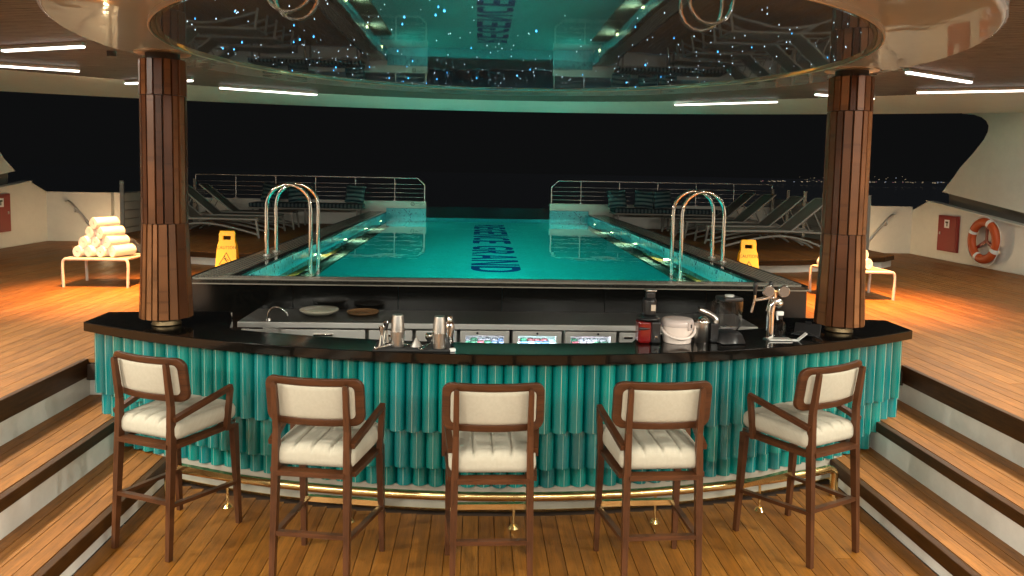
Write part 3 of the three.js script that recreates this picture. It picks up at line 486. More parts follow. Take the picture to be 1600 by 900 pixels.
// ---------------------------------------------------------------- bar stools
function stoolProto() {
  const o = new THREE.Group(); o.name = 'bar_stool';
  const W = MT.stool;
  // seat cushion with channels
  let g = softBox(0.455, 0.10, 0.47, 0.04, 72, 12, 36);
  { const p = g.attributes.position; for (let i = 0; i < p.count; i++) { let x = p.getX(i), y = p.getY(i), z = p.getZ(i); const k = Math.max(0, y / 0.05); const gr = Math.abs(((x / 0.1 + 0.5) % 1 + 1) % 1 - 0.5) * 2; // 0 at channel centre line
      y += k * (0.014 * (1 - (x / 0.26) ** 2) - 0.014 * Math.exp(-((gr / 0.16) ** 2)) * (Math.abs(x) < 0.2 ? 1 : 0.2) + 0.006 * (1 - (z / 0.24) ** 2)); const tp = 1 - 0.05 * (z / 0.235); p.setXYZ(i, x * tp, y, z); } g.computeVertexNormals(); }
  const pr = new Float32Array(g.attributes.position.count * 2); for (let i = 0; i < pr.length / 2; i++) { pr[2 * i] = g.attributes.position.getX(i); pr[2 * i + 1] = g.attributes.position.getZ(i) + g.attributes.position.getY(i); } g.setAttribute('uv', new THREE.BufferAttribute(pr, 2));
  part('seat', g, MT.cream, o, [0, 0.70, -0.01]);
  for (const s of [-1, 1]) {
    part('leg', bar([s * 0.194, 0, 0.262], [s * 0.186, 0.63, 0.225], 0.026, 0.03, 0.036, 0.04), W, o);
    part('back_post', merge([bar([s * 0.186, 0.628, 0.225], [s * 0.183, 0.85, 0.222], 0.036, 0.04, 0.03, 0.032), bar([s * 0.183, 0.85, 0.222], [s * 0.183, 1.075, 0.252], 0.03, 0.032, 0.026, 0.024), new THREE.CylinderGeometry(0.0135, 0.0135, 0.024, 10).rotateX(Math.PI / 2).translate(s * 0.183, 1.076, 0.252)]), W, o);
    part('leg', bar([s * 0.228, 0, -0.255], [s * 0.222, 0.62, -0.222], 0.026, 0.028, 0.04, 0.04), W, o);
    const arm = part('armrest', bar([s * 0.206, 0.775, 0.228], [s * 0.25, 0.862, -0.175], 0.026, 0.034, 0.03, 0.028, [1, 0, 0]), W, o);
    part('arm_post', bar([s * 0.244, 0.612, -0.135], [s * 0.25, 0.855, -0.165], 0.032, 0.024, 0.03, 0.024), W, arm);
    part('side_rail', bar([s * 0.192, 0.625, 0.21], [s * 0.222, 0.625, -0.21], 0.024, 0.06, 0.024, 0.06, [1, 0, 0]), W, o);
    part('side_stretcher', bar([s * 0.191, 0.30, 0.245], [s * 0.225, 0.26, -0.24], 0.02, 0.03, 0.02, 0.03, [1, 0, 0]), W, o);
  }
  part('front_rail', bar([-0.21, 0.625, -0.222], [0.21, 0.625, -0.222], 0.024, 0.06, 0.024, 0.06, [0, 0, 1]), W, o);
  part('back_rail', bar([-0.175, 0.625, 0.222], [0.175, 0.625, 0.222], 0.026, 0.06, 0.026, 0.06, [0, 0, 1]), W, o);
  part('back_stretcher', bar([-0.182, 0.315, 0.243], [0.182, 0.315, 0.243], 0.022, 0.03, 0.022, 0.03, [0, 0, 1]), W, o);
  part('footrest', bar([-0.215, 0.285, -0.24], [0.215, 0.285, -0.24], 0.03, 0.034, 0.03, 0.034, [0, 0, 1]), MT.brass, o);
  part('name_plate', rb(0.034, 0.012, 0.004, 0.0015, 2), MT.brass, o, [0.0, 0.632, 0.237]);
  // curved backrest frame and pad
  const loop = (w, h, r) => { const a = w / 2, b = h / 2, P = []; const arc = (cx, cy, t0) => { for (let i = 0; i <= 6; i++) { const t = t0 + i / 6 * Math.PI / 2; P.push([cx + r * Math.cos(t), cy + r * Math.sin(t)]); } }; const edge = (x0, y0, x1, y1, n) => { for (let i = 1; i < n; i++) P.push([x0 + (x1 - x0) * i / n, y0 + (y1 - y0) * i / n]); };
    arc(a - r, b - r, 0); edge(a - r, b, -a + r, b, 14); arc(-a + r, b - r, Math.PI / 2); edge(-a, b - r, -a, -b + r, 5); arc(-a + r, -b + r, Math.PI); edge(-a + r, -b, a - r, -b, 14); arc(a - r, -b + r, 1.5 * Math.PI); edge(a, -b + r, a, b - r, 5); return P; };
  const prof = [[0.51, 0.25, 0.052, 0.005], [0.51, 0.25, 0.052, 0.023], [0.502, 0.242, 0.048, 0.028], [0.433, 0.18, 0.034, 0.028], [0.425, 0.172, 0.03, 0.023], [0.425, 0.172, 0.03, 0.005], [0.433, 0.18, 0.034, 0.0], [0.502, 0.242, 0.048, 0.0]].map(([w, h, r, z]) => loop(w, h, r).map(([x, y]) => [x, y, z]));
  const np = prof[0].length, FP = [], FI = []; for (const L of prof) for (const [x, y, z] of L) FP.push(x, y, z - 0.75 * x * x + 0.16 * y);
  for (let k = 0; k < 8; k++) for (let i = 0; i < np; i++) { const a = k * np + i, b = k * np + (i + 1) % np, c = ((k + 1) % 8) * np + i, d = ((k + 1) % 8) * np + (i + 1) % np; FI.push(a, b, c, b, d, c); }
  let fg = new THREE.BufferGeometry(); fg.setAttribute('position', new THREE.Float32BufferAttribute(FP, 3)); fg.setIndex(FI); fg.computeVertexNormals(); uvm(fg, 'x');
  part('backrest_frame', fg, W, o, [0, 0.985, 0.203]);
  let pg = softBox(0.432, 0.178, 0.034, 0.014, 28, 14, 4); { const p = pg.attributes.position; for (let i = 0; i < p.count; i++) { const x = p.getX(i), y = p.getY(i), z = p.getZ(i); p.setZ(i, z + Math.sign(z) * 0.008 * (1 - (x / 0.22) ** 2) * (1 - (y / 0.09) ** 2) - 0.75 * x * x + 0.16 * y); } pg.computeVertexNormals(); pg = uvm(pg, 'x'); }
  part('backrest', pg, MT.cream, o, [0, 0.985, 0.214]);
  return o;
}
{
  const proto = stoolProto();
  const pos = [[-1.95, -4.42, -23, 'bar stool at the far left, turned towards the middle of the bar'], [-1.0, -4.0, -9, 'second bar stool from the left, in front of the steel shakers'], [-0.135, -3.92, 1, 'middle bar stool of the five, seen straight from behind'], [0.72, -3.97, 3, 'second bar stool from the right, in front of the red juicer'], [1.69, -4.33, 27, 'bar stool at the far right, turned towards the middle of the bar']];
  pos.forEach(([x, z, a, l]) => { const c = proto.clone(); c.name = uname('bar_stool'); c.position.set(x, 0.001, z); c.rotation.y = a * Math.PI / 180; c.userData = { label: 'cream upholstered wooden ' + l, category: 'bar stool', group: 'bar stools in front of the bar' }; scene.add(c); });
}
// ---------------------------------------------------------------- back counter with fridges
{
  const t = thing('back_counter', 'long steel back counter with dark top against the pool wall', 'counter');
  const y = 0.9, xl = -2.14, xr = 2.1, zf = -6.18, zb = -6.78;
  part('worktop', bx(xr - xl, 0.012, zf - zb - 0.02, (xl + xr) / 2, y, (zf + zb) / 2 - 0.01), std({ color: lin(0.09, 0.088, 0.08), map: rep(graniteTex, 2, 2), roughness: 0.38 }), t);
  part('front_lip', rb(xr - xl, 0.045, 0.02, 0.004, 2), MT.brushed, t, [(xl + xr) / 2, y - 0.016, zf]);
  part('cabinet_back', bx(xr - xl - 0.04, 0.8, 0.02, 0, 0.45, zb + 0.02), MT.brushed, t);
  part('kick_panel', bx(xr - xl - 0.04, 0.1, 0.03, 0, 0.05, zf - 0.06), MT.black, t);
  const fr = [[-0.36, 0.05], [0.07, 0.48], [0.5, 0.93]];
  for (const [a, b] of [[xl + 0.02, -1.82], [-1.8, -1.12], [-1.1, -0.74], [-0.72, -0.38], [0.95, 1.1], [1.12, xr - 0.02]]) {
    const d = part('cabinet_door', rb(b - a - 0.008, 0.74, 0.02, 0.004, 1), MT.brushed, t, [(a + b) / 2, 0.475, zf - 0.02]);
    part('handle', rb(Math.min(0.16, (b - a) * 0.5), 0.018, 0.018, 0.006, 2), MT.chrome, d, [0, 0.33, 0.022]);
  }
  const bot = [lin(0.45, 0.12, 0.14), lin(0.08, 0.28, 0.16), lin(0.65, 0.65, 0.68), lin(0.7, 0.7, 0.74), lin(0.2, 0.3, 0.5), lin(0.5, 0.5, 0.55)].map(c => std({ color: c, roughness: 0.25, metalness: 0.35 }));
  fr.forEach(([a, b], i) => {
    const w = b - a, d = part('fridge_door', merge([rb(w - 0.008, 0.04, 0.03, 0.004, 1, 0, 0.35, 0), rb(w - 0.008, 0.06, 0.03, 0.004, 1, 0, -0.34, 0), rb(0.045, 0.65, 0.03, 0.004, 1, -w / 2 + 0.028, 0.01, 0), rb(0.045, 0.65, 0.03, 0.004, 1, w / 2 - 0.028, 0.01, 0)]), MT.brushed, t, [(a + b) / 2, 0.48, zf - 0.02]);
    part('pane', new THREE.BoxGeometry(w - 0.09, 0.62, 0.004), MT.glass, d, [0, 0.01, 0]);
    part('lock', new THREE.CylinderGeometry(0.009, 0.009, 0.01, 12).rotateX(Math.PI / 2), MT.black, d, [(i - 1) * 0.06, 0.352, 0.018]);
    part('fridge_lining', merge([bx(w - 0.03, 0.7, 0.01, 0, 0, -0.5), bx(0.01, 0.7, 0.5, -w / 2 + 0.01, 0, -0.26), bx(0.01, 0.7, 0.5, w / 2 - 0.01, 0, -0.26), bx(w - 0.03, 0.01, 0.5, 0, 0.36, -0.26), bx(w - 0.03, 0.01, 0.48, 0, 0.06, -0.26)]), MT.band, d);
    const lampM = part('fridge_lamp', rb(w - 0.1, 0.012, 0.02, 0.004, 1), std({ color: lin(0.9, 0.9, 0.9), emissive: i === 1 ? lin(0.75, 0.95, 1) : lin(0.9, 0.88, 1), emissiveIntensity: 4 }), d, [0, 0.345, -0.05]);
    const l = new THREE.RectAreaLight(i === 1 ? new THREE.Color(0.7, 0.95, 1) : new THREE.Color(0.92, 0.88, 1), i === 1 ? 260 : 140, w - 0.1, 0.02); l.position.set((a + b) / 2, 0.48 + 0.335, zf - 0.07); l.rotation.x = -Math.PI / 2; t.add(l);
    const r = rng(70 + i); for (let row = 0; row < 3; row++) for (let k = 0; k < 6; k++) part('can', lathe([[0.001, 0], [0.028, 0.002], [0.032, 0.012], [0.032, 0.15], [0.026, 0.165], [0.001, 0.163]], 12), bot[Math.floor(r() * 6)], d, [-w / 2 + 0.055 + k * (w - 0.11) / 5, 0.07, -0.09 - 0.12 * row - 0.02 * r()]);
  });
  { const sh = new THREE.Shape(); sh.moveTo(-0.15, 0); sh.lineTo(0, 0); sh.lineTo(0, 0.14); sh.closePath(); part('gusset_plate', new THREE.ExtrudeGeometry(sh, { depth: 0.01, bevelEnabled: false }), MT.white, t, [-2.11, 0.885, -5.95]); }
}
{ // small sink tap and dishes on the back counter
  const f = thing('sink_tap', 'small curved chrome sink tap at the left of the back counter', 'tap', [-1.86, 0.906, -6.24]);
  part('spout', tube([[-0.05, 0, 0], [-0.05, 0.06, 0], [-0.02, 0.1, 0], [0.04, 0.105, 0], [0.09, 0.07, 0], [0.1, 0.04, 0]], 0.009, 30, 8), MT.chrome, f); part('base', new THREE.CylinderGeometry(0.02, 0.024, 0.02, 16), MT.chrome, f, [-0.05, 0.008, 0]);
  tagm('serving_dish', lathe([[0.001, 0], [0.10, 0.0], [0.155, 0.03], [0.165, 0.045], [0.158, 0.05], [0.12, 0.056], [0.001, 0.07]], 40), std({ color: lin(0.42, 0.40, 0.31), roughness: 0.3, clearcoat: 0.4 }), 'large pale covered serving dish on the back counter', 'dish', [-1.56, 0.907, -6.52]);
  tagm('round_tray', lathe([[0.001, 0], [0.12, 0.0], [0.135, 0.025], [0.139, 0.026], [0.128, 0.006], [0.001, 0.006]], 40), wood(0.34, 0.20, 0.10, 0.5), 'shallow brown round tray beside the pale serving dish', 'tray', [-1.2, 0.907, -6.56]);
}
// ---------------------------------------------------------------- things on the bar
tagm('bar_mat', rb(0.47, 0.012, 0.235, 0.004, 2), MT.rubber, 'black rubber bar mat under the steel shakers', 'bar mat', [-0.615, TOP + 0.0065, -4.72]);
const MAT = TOP + 0.0128;
const jig = () => lathe([[0.001, 0.01], [0.024, 0.0], [0.025, 0.002], [0.009, 0.075], [0.0085, 0.08], [0.02, 0.128], [0.0215, 0.13], [0.0195, 0.128], [0.006, 0.09], [0.001, 0.088]], 24);
tagm('jigger', jig(), MT.chrome, 'front steel jigger at the left end of the bar mat', 'jigger', [-0.80, MAT, -4.665], 0, 'two jiggers'); tagm('jigger', jig(), MT.chrome, 'rear steel jigger at the left end of the bar mat', 'jigger', [-0.79, MAT, -4.795], 0, 'two jiggers');
for (const [x, z, l] of [[-0.705, -4.68, 'left pair of nested steel shaker tins on the bar mat'], [-0.447, -4.645, 'right pair of nested steel shaker tins on the bar mat']]) {
  const t = thing('cocktail_shaker', l, 'shaker', [x, MAT, z], 0, 'shaker tins');
  part('lower_tin', lathe([[0.001, 0], [0.036, 0], [0.039, 0.004], [0.0455, 0.098], [0.0462, 0.1], [0.043, 0.1]], 32), MT.steel, t);
  part('upper_tin', lathe([[0.0425, 0.094], [0.0428, 0.1], [0.034, 0.196], [0.031, 0.2], [0.001, 0.2]], 32), MT.steel, t);
}
{ const t = thing('cobbler_shaker', 'slim steel shaker with cap behind the right shaker tins', 'shaker', [-0.392, MAT - 0.002, -4.80]); part('body', lathe([[0.001, 0], [0.026, 0], [0.028, 0.004], [0.031, 0.1], [0.026, 0.128], [0.017, 0.138]], 28), MT.chrome, t); part('cap', lathe([[0.017, 0.138], [0.0185, 0.14], [0.0165, 0.172], [0.001, 0.174]], 24), MT.chrome, t); }
{ const t = thing('strainer', 'conical steel strainer lying on the bar mat between the shakers', 'strainer', [-0.592, MAT + 0.028, -4.70], 0.4); const g = lathe([[0.001, 0], [0.042, 0.07], [0.044, 0.07], [0.044, 0.072]], 24); g.rotateX(Math.PI); g.translate(0, 0.032, 0); part('cone', g, MT.brushed, t); part('handle', cap2([-0.03, -0.02, 0.0], [-0.12, -0.008, -0.06], 0.004, 6), MT.chrome, t); part('hook', tube([[0.035, -0.03, 0], [0.06, -0.024, 0.01], [0.07, -0.024, 0.02]], 0.003, 8, 5), MT.chrome, t); }
{ const t = thing('small_bowl', 'small polished steel cup behind the strainer', 'cup', [-0.52, MAT, -4.795]); part('bowl', lathe([[0.001, 0], [0.016, 0.0], [0.012, 0.012], [0.025, 0.03], [0.027, 0.05], [0.02, 0.06], [0.001, 0.062]], 24), MT.chrome, t); part('spout', cap2([0.01, 0.05, 0], [0.035, 0.07, 0], 0.006, 8), MT.chrome, t); }
tagm('bar_spoon', merge([cap2([-0.06, 0.006, 0.01], [0.05, 0.02, -0.04], 0.003, 6), new THREE.SphereGeometry(0.014, 12, 8).scale(1, 0.5, 1.4).translate(-0.066, 0.008, 0.014)]), MT.chrome, 'steel bar spoon in front of the right shaker tins', 'spoon', [-0.515, MAT + 0.001, -4.645], 0.7);
tagm('ice_tongs', merge([cap2([-0.05, 0.008, 0.02], [0.06, 0.012, -0.03], 0.005, 6), cap2([-0.05, 0.008, 0.02], [0.055, 0.026, -0.02], 0.005, 6), new THREE.SphereGeometry(0.011, 10, 8).translate(-0.052, 0.009, 0.02)]), MT.chrome, 'steel ice tongs at the front left corner of the bar mat', 'tongs', [-0.78, MAT + 0.003, -4.618], 0.3);
tagm('folded_cloth', rb(0.035, 0.02, 0.03, 0.006, 2), MT.band, 'small white folded cloth at the right corner of the bar mat', 'cloth', [-0.365, TOP + 0.0105, -4.615], 0.3);

const Z5 = -4.93;
{ // juicer
  const t = thing('juicer', 'red and black countertop juicer left of the white ice bucket', 'juicer', [0.90, TOP, Z5]);
  part('body', rb(0.085, 0.15, 0.12, 0.02, 3), MT.red, t, [-0.03, 0.075, 0]); part('side_body', rb(0.065, 0.148, 0.11, 0.015, 3), MT.black, t, [0.042, 0.074, 0]);
  part('shoulder', lathe([[0.001, 0], [0.075, 0.0], [0.07, 0.02], [0.045, 0.03], [0.001, 0.03]], 24), MT.black, t, [0.0, 0.148, 0]);
  part('bowl', lathe([[0.001, 0], [0.042, 0.0], [0.045, 0.02], [0.045, 0.1], [0.04, 0.115], [0.001, 0.115]], 24), MT.black, t, [0.005, 0.175, 0]);
  part('hopper', rb(0.06, 0.05, 0.05, 0.012, 3), MT.black, t, [0.01, 0.312, 0]); part('lid', rb(0.07, 0.012, 0.055, 0.005, 2), MT.steel, t, [0.012, 0.343, 0]);
  part('sticker', rb(0.03, 0.04, 0.003, 0.001, 1), std({ color: lin(0.5, 0.42, 0.33), roughness: 0.5 }), t, [0.022, 0.235, 0.0455]); part('spout', cap2([0.0, 0.10, 0.05], [-0.07, 0.1, 0.06], 0.01, 10), MT.black, t); part('tap_button', rb(0.018, 0.02, 0.01, 0.003, 2), MT.chrome, t, [0.043, 0.045, 0.058]);
}
{ // ice bucket
  const t = thing('ice_bucket', 'white plastic ice bucket with lid and swing handle', 'ice bucket', [1.10, TOP, Z5 - 0.02]);
  part('body', lathe([[0.001, 0], [0.088, 0], [0.091, 0.004], [0.104, 0.115], [0.102, 0.12]], 40), MT.ivory, t);
  part('lid', lathe([[0.105, 0.112], [0.108, 0.118], [0.106, 0.140], [0.097, 0.155], [0.08, 0.159], [0.03, 0.163], [0.001, 0.163]], 40), MT.ivory2, t);
  const h = []; for (let i = 0; i <= 14; i++) { const a = Math.PI * i / 14; h.push([-0.113 * Math.cos(a), 0.105 - 0.062 * Math.sin(a), 0.118 * Math.sin(a)]); } part('handle', tube(h, 0.009, 40, 8), MT.ivory, t);
  const lt = part('latch', rb(0.04, 0.055, 0.014, 0.006, 2), MT.ivory2, t, [0.062, 0.122, 0.088], [0, 0.55, 0]); part('latch_button', rb(0.012, 0.024, 0.006, 0.002, 1), MT.black, lt, [0.002, 0, 0.007]);
}
{ const t = thing('ice_pail', 'steel ice pail holding a scoop, right of the white ice bucket', 'ice pail', [1.265, TOP, Z5 - 0.05]);
  part('pail', lathe([[0.001, 0], [0.055, 0], [0.062, 0.13], [0.064, 0.133], [0.06, 0.131], [0.056, 0.01], [0.001, 0.01]], 32), MT.steel, t);
  part('inner_dome', new THREE.SphereGeometry(0.045, 20, 12).scale(1, 0.9, 1).translate(0.015, 0.125, 0), MT.chrome, t); }
{ const t = thing('lever_dispenser', 'dark dispenser with a bent steel lever beside the blender', 'dispenser', [1.345, TOP, Z5 - 0.03]);
  part('body', rb(0.055, 0.13, 0.08, 0.01, 3), MT.black, t, [0, 0.065, 0]); part('lever', (() => { const g = tube([[0.004, 0.10, 0.01], [0.012, 0.15, 0.01], [-0.01, 0.175, 0.005], [-0.045, 0.195, 0.0], [-0.10, 0.215, 0]], 0.017, 26, 10); g.scale(1, 1, 1.3); return g; })(), MT.steel, t); }
{ // blender
  const t = thing('blender', 'clear blender jug on a black motor base', 'blender', [1.44, TOP, Z5 - 0.02], 0.2);
  part('motor_base', lathe([[0.001, 0], [0.115, 0], [0.118, 0.01], [0.095, 0.06], [0.075, 0.078], [0.001, 0.08]], 4).rotateY(Math.PI / 4), MT.black, t);
  part('jug', lathe([[0.055, 0.078], [0.06, 0.085], [0.085, 0.12], [0.092, 0.285], [0.094, 0.29]], 4).rotateY(Math.PI / 4), MT.plastic, t);
  part('blade', merge([rb(0.08, 0.003, 0.012, 0.001, 1), rb(0.012, 0.003, 0.08, 0.001, 1, 0, 0.004, 0)]), MT.chrome, t, [0, 0.105, 0]);
  part('lid', rb(0.135, 0.03, 0.135, 0.01, 2), MT.black, t, [0, 0.292, 0]); part('lid_cap', lathe([[0.03, 0.0], [0.03, 0.012], [0.001, 0.014]], 20), std({ color: lin(0.5, 0.5, 0.48), roughness: 0.3 }), t, [0, 0.305, 0]);
  part('jug_handle', tube([[-0.065, 0.275, 0], [-0.10, 0.28, 0], [-0.115, 0.265, 0], [-0.115, 0.17, 0]], 0.011, 20, 8), MT.plastic, t);
}
{ // beer tower
  const t = thing('beer_tap', 'chrome beer tower with two round medallions and a black lever', 'beer tap', [1.765, TOP, -5.06]);
  part('base_flange', lathe([[0.001, 0.012], [0.03, 0.012], [0.042, 0.004], [0.045, 0]], 28), MT.chrome, t);
  part('stem', tube([[0.0, 0, 0], [0.0, 0.10, 0], [0.0, 0.185, 0], [0.01, 0.235, 0], [0.03, 0.262, 0], [0.055, 0.255, 0]], 0.026, 40, 14), MT.chrome, t);
  part('cap', new THREE.SphereGeometry(0.032, 18, 12), MT.chrome, t, [0.05, 0.245, 0]);
  part('manifold', tube([[0.02, 0.275, 0], [-0.02, 0.285, 0], [-0.07, 0.275, 0.01], [-0.125, 0.27, 0.02]], 0.013, 20, 10), MT.chrome, t);
  for (const x of [-0.03, 0.075]) { const m = part('medallion', lathe([[0.001, 0.012], [0.036, 0.012], [0.041, 0.006], [0.042, -0.004], [0.036, -0.01], [0.001, -0.01]], 32).rotateX(Math.PI / 2), MT.chrome, t, [x, 0.33, 0.02]); part('medallion_face', new THREE.CylinderGeometry(0.034, 0.034, 0.003, 28).rotateX(Math.PI / 2), std({ color: lin(0.1, 0.1, 0.1), roughness: 0.12, clearcoat: 1 }), m, [0, 0, 0.0125]); }
  part('medallion_arm', cap2([-0.03, 0.328, 0.005], [0.075, 0.328, 0.005], 0.010, 10), MT.brass, t); part('medallion_stem', cap2([0.022, 0.265, 0], [0.022, 0.33, 0], 0.014, 10), MT.chrome, t);
  for (const [x, z] of [[-0.125, 0.02], [0.0, -0.03]]) { part('tap_nozzle', tube([[x, 0.275, z], [x, 0.255, z], [x - 0.008, 0.22, z], [x - 0.016, 0.185, z]], 0.0085, 14, 8), MT.chrome, t); const h = part('tap_lever', lathe([[0.001, 0], [0.008, 0.0], [0.011, 0.02], [0.015, 0.07], [0.014, 0.088], [0.001, 0.092]], 16), MT.black, t, [x + 0.004, 0.30, z]); part('lever_collar', cap2([0, -0.03, 0], [0, 0.004, 0], 0.009, 10), MT.chrome, h); }
  part('drip_tray', rb(0.16, 0.012, 0.08, 0.004, 2), MT.brushed, t, [0.05, 0.0065, 0.035]);
}
{ const t = thing('spray_bottle', 'spray bottle with a white trigger head beside the beer tap', 'spray bottle', [1.872, TOP, -5.16]);
  part('bottle', lathe([[0.001, 0], [0.036, 0], [0.038, 0.01], [0.038, 0.08], [0.014, 0.115], [0.014, 0.12], [0.001, 0.12]], 20), MT.plastic, t); part('collar', new THREE.CylinderGeometry(0.016, 0.016, 0.022, 16), MT.black, t, [0, 0.13, 0]);
  const h = part('trigger_head', rb(0.052, 0.03, 0.024, 0.007, 2), MT.band, t, [-0.004, 0.158, 0]); part('trigger', bar([-0.02, -0.012, 0], [-0.012, -0.045, 0], 0.012, 0.008), MT.band, h); }
{ const t = thing('bent_card', 'small white bent card standing on the bar by the right column', 'card', [1.93, TOP + 0.003, -5.02], -0.1);
  part('flap', rb(0.09, 0.003, 0.05, 0.001, 1), MT.band, t, [-0.03, 0, 0], [0, 0, 0]); part('upright', rb(0.075, 0.003, 0.05, 0.001, 1), MT.band, t, [0.04, 0.025, 0], [0, 0, 0.72]); }
{ const t = thing('tablet_stand', 'black tablet on a stand leaning by the right column', 'tablet stand', [2.06, TOP, -5.14], -0.5);
  part('tablet', rb(0.17, 0.12, 0.012, 0.006, 2), MT.black, t, [0, 0.05, 0], [-0.98, 0, 0]); part('stand_leg', bar([0, 0.1, -0.03], [0, 0.002, -0.09], 0.04, 0.008), MT.black, t); part('tablet_edge', tube([[-0.1, 0.02, 0.06], [-0.02, 0.045, 0.06], [0.1, 0.004, 0.07]], 0.004, 20, 6), MT.black, t); }

// ---------------------------------------------------------------- caution signs
function caution(x, z, turn, label) {
  const t = thing('caution_sign', label, 'caution sign', [x, DECK + 0.001, z], turn, 'wet floor signs');
  const sh = () => { const s = new THREE.Shape(); s.moveTo(-0.145, 0); s.lineTo(-0.09, 0); s.lineTo(-0.085, 0.03); s.lineTo(0.085, 0.03); s.lineTo(0.09, 0); s.lineTo(0.145, 0); s.lineTo(0.118, 0.44); s.lineTo(0.098, 0.5); s.lineTo(0.1, 0.60); s.lineTo(0.092, 0.625); s.lineTo(-0.092, 0.625); s.lineTo(-0.1, 0.6); s.lineTo(-0.098, 0.5); s.lineTo(-0.118, 0.44); s.closePath();
    const h = new THREE.Path(); h.moveTo(-0.052, 0.515); h.lineTo(0.052, 0.515); h.lineTo(0.052, 0.575); h.lineTo(-0.052, 0.575); h.closePath(); s.holes.push(h); return s; };
  const g = new THREE.ExtrudeGeometry(sh(), { depth: 0.012, bevelEnabled: true, bevelSize: 0.003, bevelThickness: 0.003, bevelSegments: 2 });
  for (const s of [1, -1]) {
    const p = part('panel', g, MT.yellow, t, [0, 0, s > 0 ? 0.128 : -0.128], [s > 0 ? -0.2 : 0.2, s > 0 ? 0 : Math.PI, 0]); p.rotation.order = 'YXZ'; p.rotation.set(-0.2, s > 0 ? 0 : Math.PI, 0);
    const ts = new THREE.ShapeGeometry(fontR.generateShapes('CAUTION', 0.042), 4); ts.computeBoundingBox(); const b = ts.boundingBox; ts.translate(-(b.min.x + b.max.x) / 2, 0, 0); part('lettering', ts, MT.ink, p, [0, 0.395, 0.0165]);
    const tr = new THREE.Shape(); tr.moveTo(-0.092, 0.19); tr.lineTo(0.092, 0.19); tr.lineTo(0, 0.355); tr.closePath(); const hh = new THREE.Path(); hh.moveTo(-0.076, 0.199); hh.lineTo(0, 0.337); hh.lineTo(0.076, 0.199); hh.closePath(); tr.holes.push(hh); part('warning_triangle', new THREE.ShapeGeometry(tr), MT.ink, p, [0, 0, 0.0165]);
    const st = (x0, y0, x1, y1, w) => { const L = Math.hypot(x1 - x0, y1 - y0), q = new THREE.PlaneGeometry(L, w); q.rotateZ(Math.atan2(y1 - y0, x1 - x0)); q.translate((x0 + x1) / 2, (y0 + y1) / 2, 0); return q; };
    part('slipping_figure', mergeGeometries([st(-0.018, 0.285, -0.002, 0.245, 0.013), st(-0.002, 0.247, 0.022, 0.256, 0.009), st(0.022, 0.256, 0.032, 0.243, 0.008), st(-0.002, 0.245, 0.018, 0.22, 0.009), st(-0.015, 0.272, 0.012, 0.276, 0.006), st(-0.015, 0.275, -0.032, 0.256, 0.006), st(-0.035, 0.211, 0.03, 0.211, 0.005), new THREE.CircleGeometry(0.009, 12).translate(-0.022, 0.3, 0)]), MT.ink, p, [0, 0, 0.0168]);
  }
  part('hinge', rb(0.19, 0.022, 0.03, 0.008, 2), MT.yellow, t, [0, 0.618, 0]);
}
caution(-3.56, -10.35, 0.1, 'yellow caution sign left of the pool near the left ladder'); caution(3.43, -10.2, -0.1, 'yellow caution sign right of the pool near the right ladder');

// ---------------------------------------------------------------- towel tables
function towelGeo(seed) { // a rolled towel: spiral section, axis along z
  const r = rng(seed), R = 0.062 + 0.004 * r(), turns = 3.2, n = 84, th = 0.0065, out = [], inn = []; const off = r() * 6;
  for (let i = 0; i <= n; i++) { const u = i / n, a = off + u * turns * 6.283, q = 0.012 + (R - 0.012) * u, e = 1 + 0.05 * Math.sin(a * 2 + 1); out.push([Math.cos(a) * (q + th) * e, Math.sin(a) * (q + th) / e]); inn.unshift([Math.cos(a) * (q - th) * e, Math.sin(a) * (q - th) / e]); }
  const s = new THREE.Shape([...out, ...inn].map(p => new THREE.Vector2(...p))); const g = new THREE.ExtrudeGeometry(s, { depth: 0.3, bevelEnabled: true, bevelSize: 0.004, bevelThickness: 0.006, bevelSegments: 2, steps: 1 }); g.translate(0, 0, -0.3); return uvm(g, 'z');
}
const tv = [towelGeo(1), towelGeo(2), towelGeo(3), towelGeo(4)];
function towelTable(cx, cz, w, d, where, turn) {
  const t = thing('low_table', 'low white metal table under the towels ' + where, 'table', [cx, DECK, cz]);
  const H = 0.34, a = w / 2, b = d / 2;
  for (const s of [-1, 1]) part('leg_frame', merge([tube([[-a, 0, s * b], [-a, H - 0.03, s * b], [-a + 0.02, H - 0.002, s * b], [-a + 0.06, H, s * b], [a - 0.06, H, s * b], [a - 0.02, H - 0.002, s * b], [a, H - 0.03, s * b], [a, 0, s * b]], 0.0175, 60, 10)]), MT.tableFrame, t);
  for (const s of [-1, 1]) part('side_rail', cap2([s * (a - 0.02), H, -b], [s * (a - 0.02), H, b], 0.016, 10), MT.tableFrame, t);
  part('table_top', rb(w - 0.05, 0.012, d - 0.03, 0.004, 1), std({ color: lin(0.30, 0.25, 0.2), roughness: 0.5 }), t, [0, H + 0.004, 0]);
  const rows = ['bottom', 'second', 'third', 'top'], ords = ['first', 'second', 'third', 'fourth']; let k = 0; const D = 0.136;
  for (let i = 0; i < 4; i++) for (let j = 0; j < 4 - i; j++) {
    const R = rng(900 + k * 7 + (cx > 0 ? 3 : 0)), yaw = turn + (R() - 0.5) * 0.16, y = DECK + H + 0.012 + 0.069 + i * 0.114;
    const m = tagm('rolled_towel', tv[k % 4], MT.towel, i === 3 ? `single rolled white towel topping the pyramid ${where}` : `rolled towel, ${ords[j]} from left in ${rows[i]} row, pyramid ${where}`, 'towel', [cx - 0.27 + (j + i / 2) * D + (R() - 0.5) * 0.012, y, cz + 0.16 + (R() - 0.5) * 0.04], yaw, 'rolled towels'); m.rotation.order = 'YXZ'; k++;
  }
}
towelTable(-4.82, -9.67, 0.76, 0.56, 'left of the left column', -0.42);
